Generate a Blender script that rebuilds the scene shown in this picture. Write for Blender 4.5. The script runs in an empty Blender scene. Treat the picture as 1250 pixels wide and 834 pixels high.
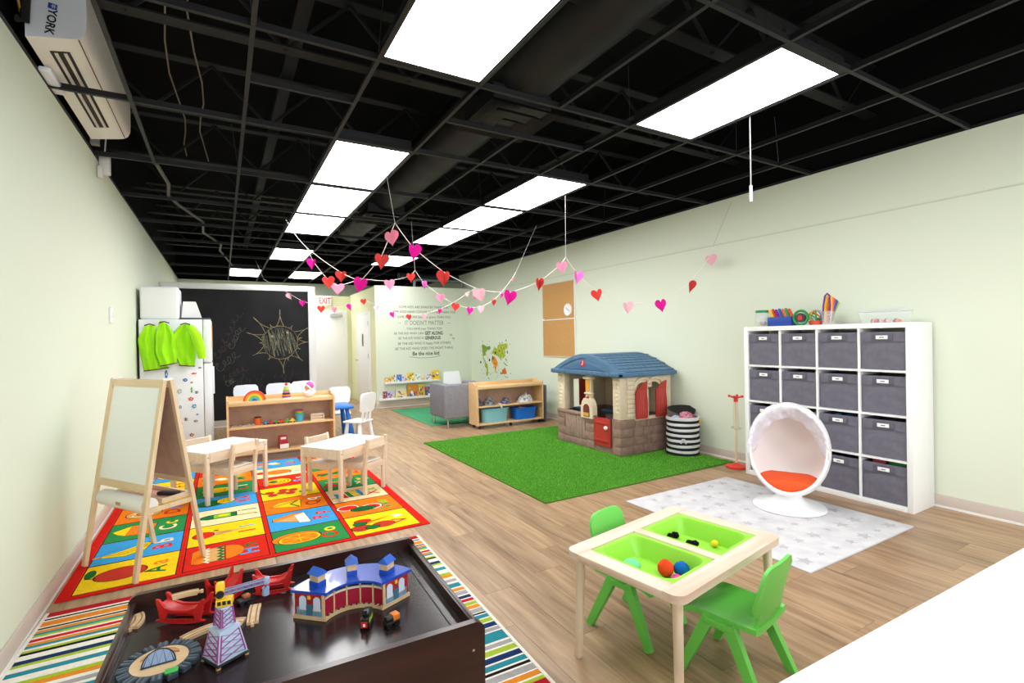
import bpy, bmesh, math, random
import numpy as np
from mathutils import Matrix, Vector, noise
random.seed(7)
PI = math.pi
C = bpy.context.scene.collection
SC = bpy.context.scene

# ------------------------------------------------------------------ camera
CAM_H = 1.42
F_PX, YAW, PITCH, ROLL = 608.9, 0.52666, -0.00648, -0.01823
_f = Vector((math.sin(YAW)*math.cos(PITCH), math.cos(YAW)*math.cos(PITCH), math.sin(PITCH)))
_r0 = Vector((math.cos(YAW), -math.sin(YAW), 0)); _u0 = _r0.cross(_f)
_r = math.cos(ROLL)*_r0 + math.sin(ROLL)*_u0
_u = -math.sin(ROLL)*_r0 + math.cos(ROLL)*_u0
cd = bpy.data.cameras.new('camera'); cam = bpy.data.objects.new('camera', cd); C.objects.link(cam)
cd.sensor_fit = 'HORIZONTAL'; cd.sensor_width = 36; cd.lens = 36*F_PX/1250; cd.clip_start = .02; cd.clip_end = 100
m = Matrix.Identity(4)
for i in range(3):
    m[i][0], m[i][1], m[i][2] = _r[i], _u[i], -_f[i]
m.translation = (0, 0, CAM_H); cam.matrix_world = m
SC.camera = cam
def ray(px, py): return _f + (px-625)/F_PX*_r - (py-417)/F_PX*_u
def at_depth(px, py, d): return Vector((0, 0, CAM_H)) + ray(px, py)*d
def at_y(px, py, Y):
    d = ray(px, py); return Vector((0, 0, CAM_H)) + d*(Y/d.y)

# ------------------------------------------------------------------ world, window light, exposure
w = bpy.data.worlds.new('daylight'); SC.world = w; w.use_nodes = True
w.node_tree.nodes['Background'].inputs[0].default_value = (.9, .95, 1, 1)
w.node_tree.nodes['Background'].inputs[1].default_value = .6
LAMP_STRENGTH = 14.5
WINDOW_POWER = 170.0
def area(name, loc, rot, sx, sy, power, col):
    l = bpy.data.lights.new(name, 'AREA'); l.shape = 'RECTANGLE'; l.size = sx; l.size_y = sy; l.energy = power; l.color = col
    o = bpy.data.objects.new(name, l); C.objects.link(o); o.location = loc; o.rotation_euler = rot; return o
# daylight entering the shop-front window in the wall behind the camera
area('window_daylight', (2.05, -2.42, 1.55), (PI/2, 0, 0), 5.0, 2.3, WINDOW_POWER, (.93, .97, 1))
SC.view_settings.view_transform = 'Standard'; SC.view_settings.look = 'None'
SC.view_settings.gamma = 1; SC.view_settings.use_curve_mapping = False
SC.view_settings.exposure = 0.0

# ------------------------------------------------------------------ materials
def lin(h):
    h = h.lstrip('#'); o = []
    for i in (0, 2, 4):
        c = int(h[i:i+2], 16)/255
        o.append(c/12.92 if c <= .04045 else ((c+.055)/1.055)**2.4)
    return (*o, 1)
_M = {}
def mat(col, rough=.5, spec=.4, metal=0, var=0, vs=6, bump=0, bs=150, alpha=1, emit=0, sheen=0, coat=0, trans=0, stretch=None, second=None, lo=.4, hi=.6):
    key = (col, rough, spec, metal, var, vs, bump, bs, alpha, emit, sheen, coat, trans, stretch, second, lo, hi)
    if key in _M: return _M[key]
    mt = bpy.data.materials.new('mat_%s_%d' % (col.strip('#'), len(_M))); _M[key] = mt
    mt.use_nodes = True; nt = mt.node_tree; N = nt.nodes; L = nt.links; b = N['Principled BSDF']
    b.inputs['Base Color'].default_value = lin(col); b.inputs['Roughness'].default_value = rough
    b.inputs['Specular IOR Level'].default_value = spec; b.inputs['Metallic'].default_value = metal
    b.inputs['Alpha'].default_value = alpha
    if sheen: b.inputs['Sheen Weight'].default_value = sheen
    if coat: b.inputs['Coat Weight'].default_value = coat
    if trans: b.inputs['Transmission Weight'].default_value = trans
    if emit:
        b.inputs['Emission Color'].default_value = lin(col); b.inputs['Emission Strength'].default_value = emit
    if var or bump or second:
        tc = N.new('ShaderNodeTexCoord'); mp = N.new('ShaderNodeMapping'); L.new(tc.outputs['Object'], mp.inputs[0])
        if stretch: mp.inputs['Scale'].default_value = stretch
    if var or second:
        nz = N.new('ShaderNodeTexNoise'); nz.inputs['Scale'].default_value = vs; nz.inputs['Detail'].default_value = 5
        L.new(mp.outputs[0], nz.inputs['Vector'])
        rp = N.new('ShaderNodeValToRGB'); L.new(nz.outputs['Fac'], rp.inputs[0])
        c = lin(col); e0, e1 = rp.color_ramp.elements
        e0.position = lo; e1.position = hi
        if second: e0.color = c; e1.color = lin(second)
        else:
            e0.color = tuple(x*(1-var) for x in c[:3])+(1,); e1.color = tuple(min(1, x*(1+var)) for x in c[:3])+(1,)
        L.new(rp.outputs[0], b.inputs['Base Color'])
    if bump:
        n2 = N.new('ShaderNodeTexNoise'); n2.inputs['Scale'].default_value = bs; n2.inputs['Detail'].default_value = 3
        L.new(mp.outputs[0], n2.inputs['Vector'])
        bp = N.new('ShaderNodeBump'); bp.inputs['Strength'].default_value = bump; bp.inputs['Distance'].default_value = .004
        L.new(n2.outputs['Fac'], bp.inputs['Height']); L.new(bp.outputs[0], b.inputs['Normal'])
    return mt
def wood(c1, c2, axis='x', rough=.5, s=7):
    st = {'x': (.12, 1, 1), 'y': (1, .12, 1), 'z': (1, 1, .12)}[axis]
    return mat(c1, rough, .35, second=c2, vs=s*4, stretch=st, lo=.3, hi=.72, bump=.06, bs=90)
def floor_mat():
    mt = bpy.data.materials.new('oak_laminate'); mt.use_nodes = True; nt = mt.node_tree; N = nt.nodes; L = nt.links
    b = N['Principled BSDF']; b.inputs['Roughness'].default_value = .36; b.inputs['Specular IOR Level'].default_value = .45
    tc = N.new('ShaderNodeTexCoord'); oi = N.new('ShaderNodeObjectInfo'); at = N.new('ShaderNodeAttribute'); at.attribute_name = 'tone'
    ad = N.new('ShaderNodeMath'); ad.operation = 'ADD'; L.new(oi.outputs['Random'], ad.inputs[0]); L.new(at.outputs['Fac'], ad.inputs[1])
    fr = N.new('ShaderNodeMath'); fr.operation = 'FRACT'; L.new(ad.outputs[0], fr.inputs[0])
    mu = N.new('ShaderNodeMath'); mu.operation = 'MULTIPLY'; mu.inputs[1].default_value = 37; L.new(fr.outputs[0], mu.inputs[0])
    va = N.new('ShaderNodeVectorMath'); va.operation = 'ADD'; L.new(tc.outputs['Object'], va.inputs[0]); L.new(mu.outputs[0], va.inputs[1])
    mp = N.new('ShaderNodeMapping'); mp.inputs['Scale'].default_value = (1, .075, 1); L.new(va.outputs[0], mp.inputs[0])
    n1 = N.new('ShaderNodeTexNoise'); n1.inputs['Scale'].default_value = 26; n1.inputs['Detail'].default_value = 7; n1.inputs['Distortion'].default_value = .6
    L.new(mp.outputs[0], n1.inputs['Vector'])
    rp = N.new('ShaderNodeValToRGB'); L.new(n1.outputs['Fac'], rp.inputs[0])
    e = rp.color_ramp.elements; e[0].position = .28; e[0].color = lin('#8a6a4c'); e[1].position = .74; e[1].color = lin('#c6a684')
    x = e.new(.46); x.color = lin('#ac8a69')
    n2 = N.new('ShaderNodeTexNoise'); n2.inputs['Scale'].default_value = 5; n2.inputs['Detail'].default_value = 2; L.new(mp.outputs[0], n2.inputs['Vector'])
    hs = N.new('ShaderNodeHueSaturation'); L.new(rp.outputs[0], hs.inputs['Color'])
    mr = N.new('ShaderNodeMapRange'); mr.inputs['To Min'].default_value = .80; mr.inputs['To Max'].default_value = 1.0; L.new(fr.outputs[0], mr.inputs['Value'])
    m2 = N.new('ShaderNodeMath'); m2.operation = 'MULTIPLY'; L.new(mr.outputs[0], m2.inputs[0])
    mr2 = N.new('ShaderNodeMapRange'); mr2.inputs['From Min'].default_value = .3; mr2.inputs['From Max'].default_value = .7; mr2.inputs['To Min'].default_value = .86; mr2.inputs['To Max'].default_value = 1.1
    L.new(n2.outputs['Fac'], mr2.inputs['Value']); L.new(mr2.outputs[0], m2.inputs[1]); L.new(m2.outputs[0], hs.inputs['Value'])
    L.new(hs.outputs[0], b.inputs['Base Color'])
    bp = N.new('ShaderNodeBump'); bp.inputs['Strength'].default_value = .08; bp.inputs['Distance'].default_value = .003
    L.new(n1.outputs['Fac'], bp.inputs['Height']); L.new(bp.outputs[0], b.inputs['Normal'])
    return mt

WALL = mat('#e0e7d5', .85, .2, bump=.05, bs=260)
WALLY = mat('#e6e7c0', .85, .2, bump=.05, bs=260)
WHITE = mat('#f1f1f1', .4, .4)
TRIMW = mat('#f0efee', .45, .4)
BASEB = mat('#cdbfb6', .6, .3)
BLACKC = mat('#141416', .55, .35, var=.3, vs=3)
BLACKD = mat('#0c0c0d', .9, .1)
BLACKM = mat('#191a1d', .45, .5)
JOIST = mat('#0f0f11', .6, .3)
CHROME = mat('#c8c8cc', .18, .5, metal=1)
PINE = wood('#ecd6b6', '#dcbf98', 'z')
PINEX = wood('#ecd6b6', '#dcbf98', 'x')
BIRCH = wood('#f1dfcb', '#e4cbb0', 'x')
BIRCHZ = wood('#f1dfcb', '#e4cbb0', 'z')
MAPLE = wood('#e6c394', '#dbb27e', 'x')
BACKB = mat('#c2a391', .7, .2, var=.06, vs=12)
GREENP = mat('#70d45a', .34, .5)
LIME = mat('#9bdc45', .35, .45)
PAPERP = {'red': mat('#cc403c', .8, .1), 'magenta': mat('#e0209c', .8, .1), 'pink': mat('#f08cab', .8, .1), 'pale': mat('#f6bccb', .8, .1), 'lilac': mat('#ee78c8', .8, .1)}
PRINT = mat('#2a2a2a', .8, .1)
CORDW = mat('#f0ebe6', .8, .1)

# ------------------------------------------------------------------ mesh building
_bev = {}
def rbox(sx, sy, sz, r, seg=2):
    key = (round(sx, 4), round(sy, 4), round(sz, 4), round(r, 4), seg)
    if key not in _bev:
        bm = bmesh.new(); bmesh.ops.create_cube(bm, size=1)
        bmesh.ops.scale(bm, vec=(sx, sy, sz), verts=bm.verts)
        bmesh.ops.bevel(bm, geom=list(bm.edges), offset=min(r, .49*min(sx, sy, sz)), segments=seg, profile=.5, affect='EDGES')
        bm.verts.index_update()
        _bev[key] = ([v.co.copy() for v in bm.verts], [[v.index for v in f.verts] for f in bm.faces]); bm.free()
    return _bev[key]
def RZ(a): return Matrix.Rotation(a, 4, 'Z')
def RX(a): return Matrix.Rotation(a, 4, 'X')
def RY(a): return Matrix.Rotation(a, 4, 'Y')
def TR(x, y=0, z=0): return Matrix.Translation((x, y, z))
def SCL(x, y, z): return Matrix.Diagonal((x, y, z, 1))
class MB:
    def __init__(s, T=None): s.v = []; s.f = []; s.m = []; s.mats = []; s.T = T or Matrix.Identity(4)
    def mi(s, mt):
        if mt not in s.mats: s.mats.append(mt)
        return s.mats.index(mt)
    def add(s, V, F, mt, T=None):
        M = s.T @ T if T is not None else s.T
        o = len(s.v); s.v += [tuple(M @ Vector(p)) for p in V]
        k = s.mi(mt); s.f += [[i+o for i in f] for f in F]; s.m += [k]*len(F); return s
    def box(s, x0, x1, y0, y1, z0, z1, mt, r=0, T=None, seg=2):
        if r:
            V, F = rbox(abs(x1-x0), abs(y1-y0), abs(z1-z0), r, seg)
            t = TR((x0+x1)/2, (y0+y1)/2, (z0+z1)/2)
            return s.add(V, F, mt, T @ t if T is not None else t)
        V = [(x, y, z) for x in (x0, x1) for y in (y0, y1) for z in (z0, z1)]
        return s.add(V, [(0, 1, 3, 2), (4, 6, 7, 5), (0, 4, 5, 1), (2, 3, 7, 6), (0, 2, 6, 4), (1, 5, 7, 3)], mt, T)
    def cyl(s, p0, p1, r0, mt, r1=None, n=16, T=None, cap=True):
        r1 = r0 if r1 is None else r1; p0 = Vector(p0); p1 = Vector(p1); d = (p1-p0)
        q = d.to_track_quat('Z', 'Y').to_matrix(); V = []
        for p, r in ((p0, r0), (p1, r1)):
            for i in range(n):
                a = 2*PI*i/n; V.append(p + q @ Vector((r*math.cos(a), r*math.sin(a), 0)))
        F = [(i, (i+1) % n, n+(i+1) % n, n+i) for i in range(n)]
        if cap: F += [tuple(range(n-1, -1, -1)), tuple(range(n, 2*n))]
        return s.add(V, F, mt, T)
    def bar(s, p0, p1, wx, wy, mt, T=None, up=(0, 0, 1), w1=None):
        p0 = Vector(p0); p1 = Vector(p1); d = (p1-p0).normalized(); u = Vector(up)
        if abs(d.dot(u)) > .98: u = Vector((0, 1, 0))
        a = d.cross(u).normalized(); b = a.cross(d); V = []
        for p, k in ((p0, 1), (p1, w1 or 1)):
            for i, j in ((-1, -1), (1, -1), (1, 1), (-1, 1)): V.append(p+a*wx/2*i*k+b*wy/2*j*k)
        return s.add(V, [(0, 1, 2, 3), (7, 6, 5, 4), (0, 4, 5, 1), (1, 5, 6, 2), (2, 6, 7, 3), (3, 7, 4, 0)], mt, T)
    def tube(s, pts, r, mt, n=8, closed=False, T=None, rs=None):
        P = [Vector(p) for p in pts]; V = []; k = len(P); ref = None
        for i, p in enumerate(P):
            a = P[(i-1) % k] if (closed or i > 0) else p; b = P[(i+1) % k] if (closed or i < k-1) else p
            d = (b-a).normalized()
            if ref is None: ref = Vector((0, 0, 1)) if abs(d.z) < .9 else Vector((1, 0, 0))
            x = (ref - d*ref.dot(d)).normalized(); ref = x; y = d.cross(x); rr = rs[i] if rs else r
            V += [p + x*rr*math.cos(2*PI*j/n) + y*rr*math.sin(2*PI*j/n) for j in range(n)]
        F = []
        for i in range(k if closed else k-1):
            for j in range(n):
                q = (i+1) % k; F.append((i*n+j, i*n+(j+1) % n, q*n+(j+1) % n, q*n+j))
        if not closed: F += [tuple(range(n-1, -1, -1)), tuple((k-1)*n+j for j in range(n))]
        return s.add(V, F, mt, T)
    def lathe(s, prof, mt, n=24, T=None):
        V = []; F = []; k = len(prof)
        for i in range(n):
            a = 2*PI*i/n
            V += [(r*math.cos(a), r*math.sin(a), z) for r, z in prof]
        for i in range(n):
            j = (i+1) % n
            for q in range(k-1): F.append((i*k+q, j*k+q, j*k+q+1, i*k+q+1))
        if prof[0][0] > 1e-6: F.append(tuple(i*k for i in range(n-1, -1, -1)))
        if prof[-1][0] > 1e-6: F.append(tuple(i*k+k-1 for i in range(n)))
        return s.add(V, F, mt, T)
    def prism(s, poly, z0, z1, mt, T=None, ends=True):
        n = len(poly); V = [(x, y, z0) for x, y in poly] + [(x, y, z1) for x, y in poly]
        F = [(i, (i+1) % n, n+(i+1) % n, n+i) for i in range(n)]
        if ends: F += [tuple(range(n-1, -1, -1)), tuple(range(n, 2*n))]
        return s.add(V, F, mt, T)
    def flat(s, poly, z, mt, T=None): return s.add([(x, y, z) for x, y in poly], [tuple(range(len(poly)))], mt, T)
    def ball(s, c, rx, mt, ry=None, rz=None, nu=16, nv=10, T=None, wob=0, ws=1.0):
        ry = ry or rx; rz = rz or rx; V = []; F = []
        for i in range(nv+1):
            t = PI*i/nv
            for j in range(nu):
                p = 2*PI*j/nu; d = Vector((math.sin(t)*math.cos(p), math.sin(t)*math.sin(p), math.cos(t)))
                k = 1 + (wob*noise.noise(d*ws+Vector(c)*7) if wob else 0)
                V.append((c[0]+rx*d.x*k, c[1]+ry*d.y*k, c[2]+rz*d.z*k))
        for i in range(nv):
            for j in range(nu): F.append((i*nu+j, (i+1)*nu+j, (i+1)*nu+(j+1) % nu, i*nu+(j+1) % nu))
        return s.add(V, F, mt, T)
    def grid(s, fn, nu, nv, mt, T=None):
        V = [fn(i/nu, j/nv) for j in range(nv+1) for i in range(nu+1)]
        F = [(j*(nu+1)+i, j*(nu+1)+i+1, (j+1)*(nu+1)+i+1, (j+1)*(nu+1)+i) for j in range(nv) for i in range(nu)]
        return s.add(V, F, mt, T)
    def ribbon(s, pts, wd, mt, T=None):          # flat line in local XY, slightly above z=0
        P = [Vector((p[0], p[1])) for p in pts]; V = []
        for i, p in enumerate(P):
            d = (P[min(i+1, len(P)-1)]-P[max(i-1, 0)]); d = d.normalized() if d.length > 1e-9 else Vector((1, 0))
            q = Vector((-d.y, d.x))*wd/2; V += [(p.x+q.x, p.y+q.y, 0), (p.x-q.x, p.y-q.y, 0)]
        return s.add(V, [(2*i+1, 2*i+3, 2*i+2, 2*i) for i in range(len(P)-1)], mt, T)
    def text(s, t, size, mt, T=None, depth=0, align='CENTER', sx=1, bold=0):
        cu = bpy.data.curves.new('lettering', 'FONT'); cu.body = t; cu.size = size; cu.align_x = align; cu.align_y = 'CENTER'
        cu.resolution_u = 3; cu.extrude = depth; cu.offset = bold
        ob = bpy.data.objects.new('lettering', cu); C.objects.link(ob); bpy.context.view_layer.update()
        me = bpy.data.meshes.new_from_object(ob.evaluated_get(bpy.context.evaluated_depsgraph_get()))
        V = [(v.co.x*sx, v.co.y, v.co.z) for v in me.vertices]; F = [tuple(p.vertices) for p in me.polygons]
        bpy.data.objects.remove(ob); bpy.data.curves.remove(cu); bpy.data.meshes.remove(me)
        return s.add(V, F, mt, T)
    def mesh(s, name, sharp=38):
        me = bpy.data.meshes.new(name); me.from_pydata(s.v, [], s.f)
        for mt in s.mats: me.materials.append(mt)
        me.polygons.foreach_set('material_index', s.m)
        me.polygons.foreach_set('use_smooth', [True]*len(me.polygons))
        me.update(); me.set_sharp_from_angle(angle=math.radians(sharp)); return me
    def obj(s, name, parent=None, loc=None, rz=0, label=None, cat=None, group=None, kind=None, sharp=38):
        o = bpy.data.objects.new(name, s.mesh(name, sharp)); C.objects.link(o)
        if loc is not None: o.location = loc
        if rz: o.rotation_euler = (0, 0, rz)
        return tag(o, parent, label, cat, group, kind)
def tag(o, parent=None, label=None, cat=None, group=None, kind=None):
    if parent is not None: o.parent = parent
    if label: o['label'] = label
    if cat: o['category'] = cat
    if group: o['group'] = group
    if kind: o['kind'] = kind
    return o
def thing(name, label, cat, loc=(0, 0, 0), rz=0, group=None, kind=None):
    o = bpy.data.objects.new(name, None); C.objects.link(o); o.location = loc; o.rotation_euler = (0, 0, rz); o.empty_display_size = .1
    return tag(o, None, label, cat, group, kind)
def dup(root, loc, rz=0, label=None, group=None):
    def cp(o, par):
        c = o.copy(); C.objects.link(c); c.parent = par
        for ch in o.children: cp(ch, c)
        return c
    r = cp(root, None); r.location = loc; r.rotation_euler = (0, 0, rz)
    if label: r['label'] = label
    if group: r['group'] = group
    return r
def arc(cx, cy, r, a0, a1, n, ry=None):
    ry = ry or r
    return [(cx+r*math.cos(a0+(a1-a0)*i/n), cy+ry*math.sin(a0+(a1-a0)*i/n)) for i in range(n+1)]
def ell(cx, cy, rx, ry, n=24): return [(cx+rx*math.cos(2*PI*i/n), cy+ry*math.sin(2*PI*i/n)) for i in range(n)]
# ================================================================== STRUCTURE
XL, XR, YB, YF, ZC = -.861, 4.978, 14.0, -2.55, 2.955
ZD = 4.1   # roof deck above the open grid
def struct(mb, name, parent=None): return mb.obj(name, parent, kind='structure' if parent is None else None)
# floor : sub-floor slab with separate oak planks
fl = thing('floor', 'light oak plank floor', 'floor', kind='structure')
del fl['category']
MB().box(XL-.1, XR+.1, YF-.1, YB+.1, -.06, -.009, mat('#4a382a', .8)).obj('subfloor', fl)
OAK = floor_mat()
PW, PL = .19, 1.42
pm = MB().box(-PW/2+.0008, PW/2-.0008, -PL/2+.0008, PL/2-.0008, -.009, 0, OAK).mesh('plank')
far = MB(); tones = []
nrow = int(math.ceil((XR-XL)/PW)); cnt = 0
for i in range(nrow):
    x = XL + PW*(i+.5); y = YF - random.random()*PL
    while y < YB:
        y0, y1 = max(y, YF), min(y+PL, YB); x1 = min(x+PW/2, XR)
        full = (y0 == y and y1 == y+PL and x1 == x+PW/2)
        if full and .4 < y+PL/2 < 9.6 and not (x < -.2 and y+PL < 1.2):
            o = bpy.data.objects.new('plank', pm); C.objects.link(o); o.parent = fl; o.location = (x, y+PL/2, 0); cnt += 1
        elif y1-y0 > .01:
            far.box(x-PW/2+.0008, x1-.0008, y0+.0008, y1-.0008, -.009, 0, OAK); tones += [random.random()]*6
        y += PL
fm = far.obj('far_planks', fl, kind='stuff')
at_ = fm.data.attributes.new('tone', 'FLOAT', 'FACE'); at_.data.foreach_set('value', tones)

# walls
struct(MB().box(XL-.12, XL, YF, YB+.1, 0, ZC, WALL), 'wall_left')
struct(MB().box(XR, XR+.12, YF, YB+.1, 0, ZC, WALL), 'wall_right')
struct(MB().box(XL-.12, XR+.12, YB, YB+.12, 0, ZC, WALL), 'wall_back')
# chalkboard partition
CY = 9.80
struct(MB().box(XL, 1.42, CY, CY+.12, 0, 2.36, WALL).box(XL, 1.50, CY, CY+.12, 2.36, 2.44, WALL).box(1.42, 1.50, CY, CY+.12, 0, 2.36, TRIMW), 'wall_chalkboard')
struct(MB().box(1.38, 1.50, CY-.03, CY, 0, 2.34, TRIMW, .004), 'trim_1')
struct(MB().box(-.84, 1.50, CY-.03, CY, 2.34, 2.42, TRIMW, .004), 'trim_2')
# exit alcove, side wall with door, quote wall
QY, SX, EY, PT = 10.45, 2.78, 12.7, 2.56
struct(MB().box(1.2, SX, EY, EY+.12, 0, PT-.03, WALLY), 'wall_exit')
struct(MB().box(SX, SX+.12, QY, EY+.12, 0, PT, WALLY), 'wall_side')
struct(MB().box(SX+.003, XR, QY-.002, QY+.12, 0, PT+.02, WALL), 'wall_quote')
# wall behind the camera with shop-front window
wf = MB().box(XL-.12, -.55, YF-.12, YF, 0, ZC, WALL).box(4.65, XR+.12, YF-.12, YF, 0, ZC, WALL).box(-.55, 4.65, YF-.12, YF, 0, .35, WALL).box(-.55, 4.65, YF-.12, YF, 2.75, ZC, WALL)
struct(wf, 'wall_front')
win = thing('window_1', 'shop-front window', 'window', kind='structure'); del win['category']
wfm = MB()
for x in (-.55, .75, 2.05, 3.35, 4.65): wfm.box(x-.03, x+.03, YF-.1, YF-.02, .35, 2.75, BLACKM)
for z in (.38, 2.72): wfm.box(-.55, 4.65, YF-.1, YF-.02, z-.03, z+.03, BLACKM)
wfm.obj('window_frame', win)
for k in range(4):
    MB().box(-.55+1.3*k+.03, .75+1.3*k-.03, YF-.07, YF-.06, .41, 2.69, mat('#e8f2f4', .02, .5, alpha=.15)).obj('pane', win)
# baseboards
def baseboard(name, x0, x1, y0, y1):
    struct(MB().box(x0, x1, y0, y1, 0, .1, BASEB, .003).box(x0-.002 if x1-x0 < .1 else x0, x1+.002 if x1-x0 < .1 else x1, y0-.002 if y1-y0 < .1 else y0, y1+.002 if y1-y0 < .1 else y1, 0, .018, TRIMW), name)
baseboard('baseboard_left', XL, XL+.014, YF+.01, CY-.01)
baseboard('baseboard_right', XR-.014, XR, YF+.01, QY-.01)
baseboard('baseboard_quote', SX+.01, XR-.02, QY-.016, QY-.002)
baseboard('baseboard_side', SX-.014, SX, QY+.01, 10.78)
baseboard('baseboard_chalkboard', XL+.02, 1.37, CY-.014, CY)
# horizontal seam batten on the right wall
struct(MB().box(XR-.004, XR, YF, 8.6, 2.452, 2.466, mat('#cfd6c2', .8)), 'trim_3')

# ---- doors
def door_panel(mb, x0, x1, z1, T):
    mb.box(x0, x1, -.035, -.005, .01, z1, WHITE, .003, T)
    return mb
d = thing('door_1', 'white exit door in the yellow alcove', 'door', kind='structure'); del d['category']
MB().box(1.70, 2.60, EY-.04, EY-.005, .015, 2.10, WHITE, .003).obj('door_leaf', d)
fr = MB()
fr.box(1.62, 1.70, EY-.025, EY, 0, 2.18, TRIMW, .003).box(2.60, 2.68, EY-.025, EY, 0, 2.18, TRIMW, .003).box(1.70, 2.60, EY-.025, EY, 2.10, 2.18, TRIMW, .003).obj('door_frame', d)
MB().box(2.27, 2.56, EY-.10, EY-.04, 2.02, 2.08, mat('#b9b9b5', .4, .5, metal=.6), .006).bar((2.30, EY-.08, 2.085), (2.55, EY-.10, 2.10), .02, .012, mat('#a7a7a2', .4, .5, metal=.6)).obj('door_closer', d)
d = thing('door_2', 'white side door with a narrow glass slot', 'door', kind='structure'); del d['category']
ya, yb = 10.90, 11.95
MB().box(SX-.04, SX-.005, ya, yb, .02, 1.99, WHITE, .003).obj('door_leaf', d)
MB().box(SX-.025, SX, ya-.07, ya, 0, 2.06, TRIMW, .003).box(SX-.025, SX, yb, yb+.07, 0, 2.06, TRIMW, .003).box(SX-.025, SX, ya, yb, 1.99, 2.06, TRIMW, .003).obj('door_frame', d)
MB().box(SX-.046, SX-.04, 11.33, 11.45, 1.30, 1.58, mat('#6d675c', .3)).box(SX-.05, SX-.046, 11.36, 11.42, 1.34, 1.54, mat('#2f2c28', .15)).obj('door_slot', d)
MB().cyl((SX-.04, yb-.08, .98), (SX-.10, yb-.08, .98), .014, CHROME).cyl((SX-.095, yb-.08, .98), (SX-.095, yb-.22, .98), .012, CHROME).obj('handle', d)
for z in (.25, 1.05, 1.75): MB().cyl((SX-.045, ya+.005, z), (SX-.045, ya+.005, z+.1), .008, CHROME).obj('hinge', d)

# ================================================================== CEILING : black open grid, joists, deck
ce = thing('ceiling', 'black open ceiling grid under a dark roof deck', 'ceiling', kind='structure'); del ce['category']
MB().box(XL-.2, XR+.2, YF-.2, YB+.2, ZD, ZD+.05, BLACKD).obj('roof_deck', ce)
MB().box(XL-.2, XL-.04, YF-.2, YB+.2, ZC, ZD, BLACKD).box(XR+.04, XR+.2, YF-.2, YB+.2, ZC, ZD, BLACKD).box(XL-.2, XR+.2, YB+.04, YB+.2, ZC, ZD, BLACKD).box(XL-.2, XR+.2, YF-.2, YF-.04, ZC, ZD, BLACKD).obj('plenum_wall', ce)
MB().box(XL-.13, XL+.003, YF, YB, ZC, ZC+.025, BLACKM).box(XR-.003, XR+.13, YF, YB, ZC, ZC+.025, BLACKM).obj('wall_angle', ce)
def tee(mb, p0, p1, along):
    h = .038
    if along == 'y':
        mb.box(p0[0]-.012, p0[0]+.012, p0[1], p1[1], ZC, ZC+.003, BLACKC).box(p0[0]-.004, p0[0]+.004, p0[1], p1[1], ZC+.003, ZC+h, BLACKC)
    else:
        mb.box(p0[0], p1[0], p0[1]-.012, p0[1]+.012, ZC-.001, ZC+.003, BLACKC).box(p0[0], p1[0], p0[1]-.004, p0[1]+.004, ZC+.003, ZC+h, BLACKC)
RUN = [.16, .77, 1.385, 2.62, 3.235, 3.845, 4.45]
CROSS = [-2.1, -.88, .33, 1.535, 2.725, 3.92, 5.15, 6.40, 7.64, 8.90, 10.19, 11.6, 13.05]
for x in RUN: tee(_ := MB(), (x, YF), (x, YB), 'y') or _.obj('runner', ce)
tee(_ := MB(), (1.99, YF), (1.99, 2.725), 'y'); _.obj('runner', ce)
tee(_ := MB(), (1.99, 3.27), (1.99, YB), 'y'); _.obj('runner', ce)
tee(_ := MB(), (-.465, YF), (-.465, 5.2), 'y'); _.obj('runner', ce)
for y in CROSS: tee(_ := MB(), (XL, y), (XR, y), 'x') or _.obj('cross_tee', ce)
for x0, x1, y in ((1.385, 2.62, 3.27), (.16, .77, 3.3), (3.235, 4.45, 4.5)): tee(_ := MB(), (x0, y), (x1, y), 'x') or _.obj('cross_tee', ce)
# open-web joists spanning the room
for k in range(9):
    y = .9+1.32*k; jo = MB(); z0, z1 = 3.32, 3.74
    jo.box(XL-.04, XR+.04, y-.05, y+.05, z0, z0+.012, JOIST).box(XL-.04, XR+.04, y-.05, y+.05, z1, z1+.012, JOIST)
    n = 14; dx = (XR-XL)/n
    for q in range(n):
        a, b = XL+dx*q, XL+dx*(q+1)
        jo.bar((a, y, z0 if q % 2 else z1), (b, y, z1 if q % 2 else z0), .02, .02, JOIST)
    jo.obj('joist', ce)
for x in (.55, 2.75, 3.9):
    MB().box(x-.05, x+.05, YF, YB, 3.78, 3.88, JOIST).obj('beam', ce)
hg = MB()
for x in RUN:
    for y in CROSS[2:11:2]:
        hg.cyl((x, y, ZC+.03), (x+.05*random.uniform(-1, 1), y, 3.4), .002, mat('#55565a', .4, metal=.6), n=4)
hg.obj('hanger_wires', ce)
# round duct
du = thing('air_duct', 'large black round air duct with two square outlets above the open grid', 'duct', (2.0, 0, 3.42))
n = 60; R = .235
MB().grid(lambda a, b: (R*(1+.012*math.sin(b*n*PI*2*.5))*math.cos(2*PI*a), YF+.1+b*11.5, R*(1+.012*math.sin(b*n*PI))*math.sin(2*PI*a)), 28, 120, mat('#141415', .55, .35, bump=.2, bs=20)).obj('duct_pipe', du)
for y in (3.42, 7.0):
    v = MB()
    for k, (s0, s1) in enumerate(((.30, .25), (.21, .16), (.12, .06))):
        z = -.30-.02*k
        for a in range(4):
            v.add([(-s0, -s0, z), (s0, -s0, z), (s1, -s1, z+.045), (-s1, -s1, z+.045)], [(0, 1, 2, 3), (3, 2, 1, 0)], mat('#24221f', .5, .4), TR(-.02, y) @ RZ(a*PI/2))
    v.box(-.27, .23, y-.25, y+.25, -.25, -.14, BLACKM)
    v.obj('outlet', du)
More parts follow.
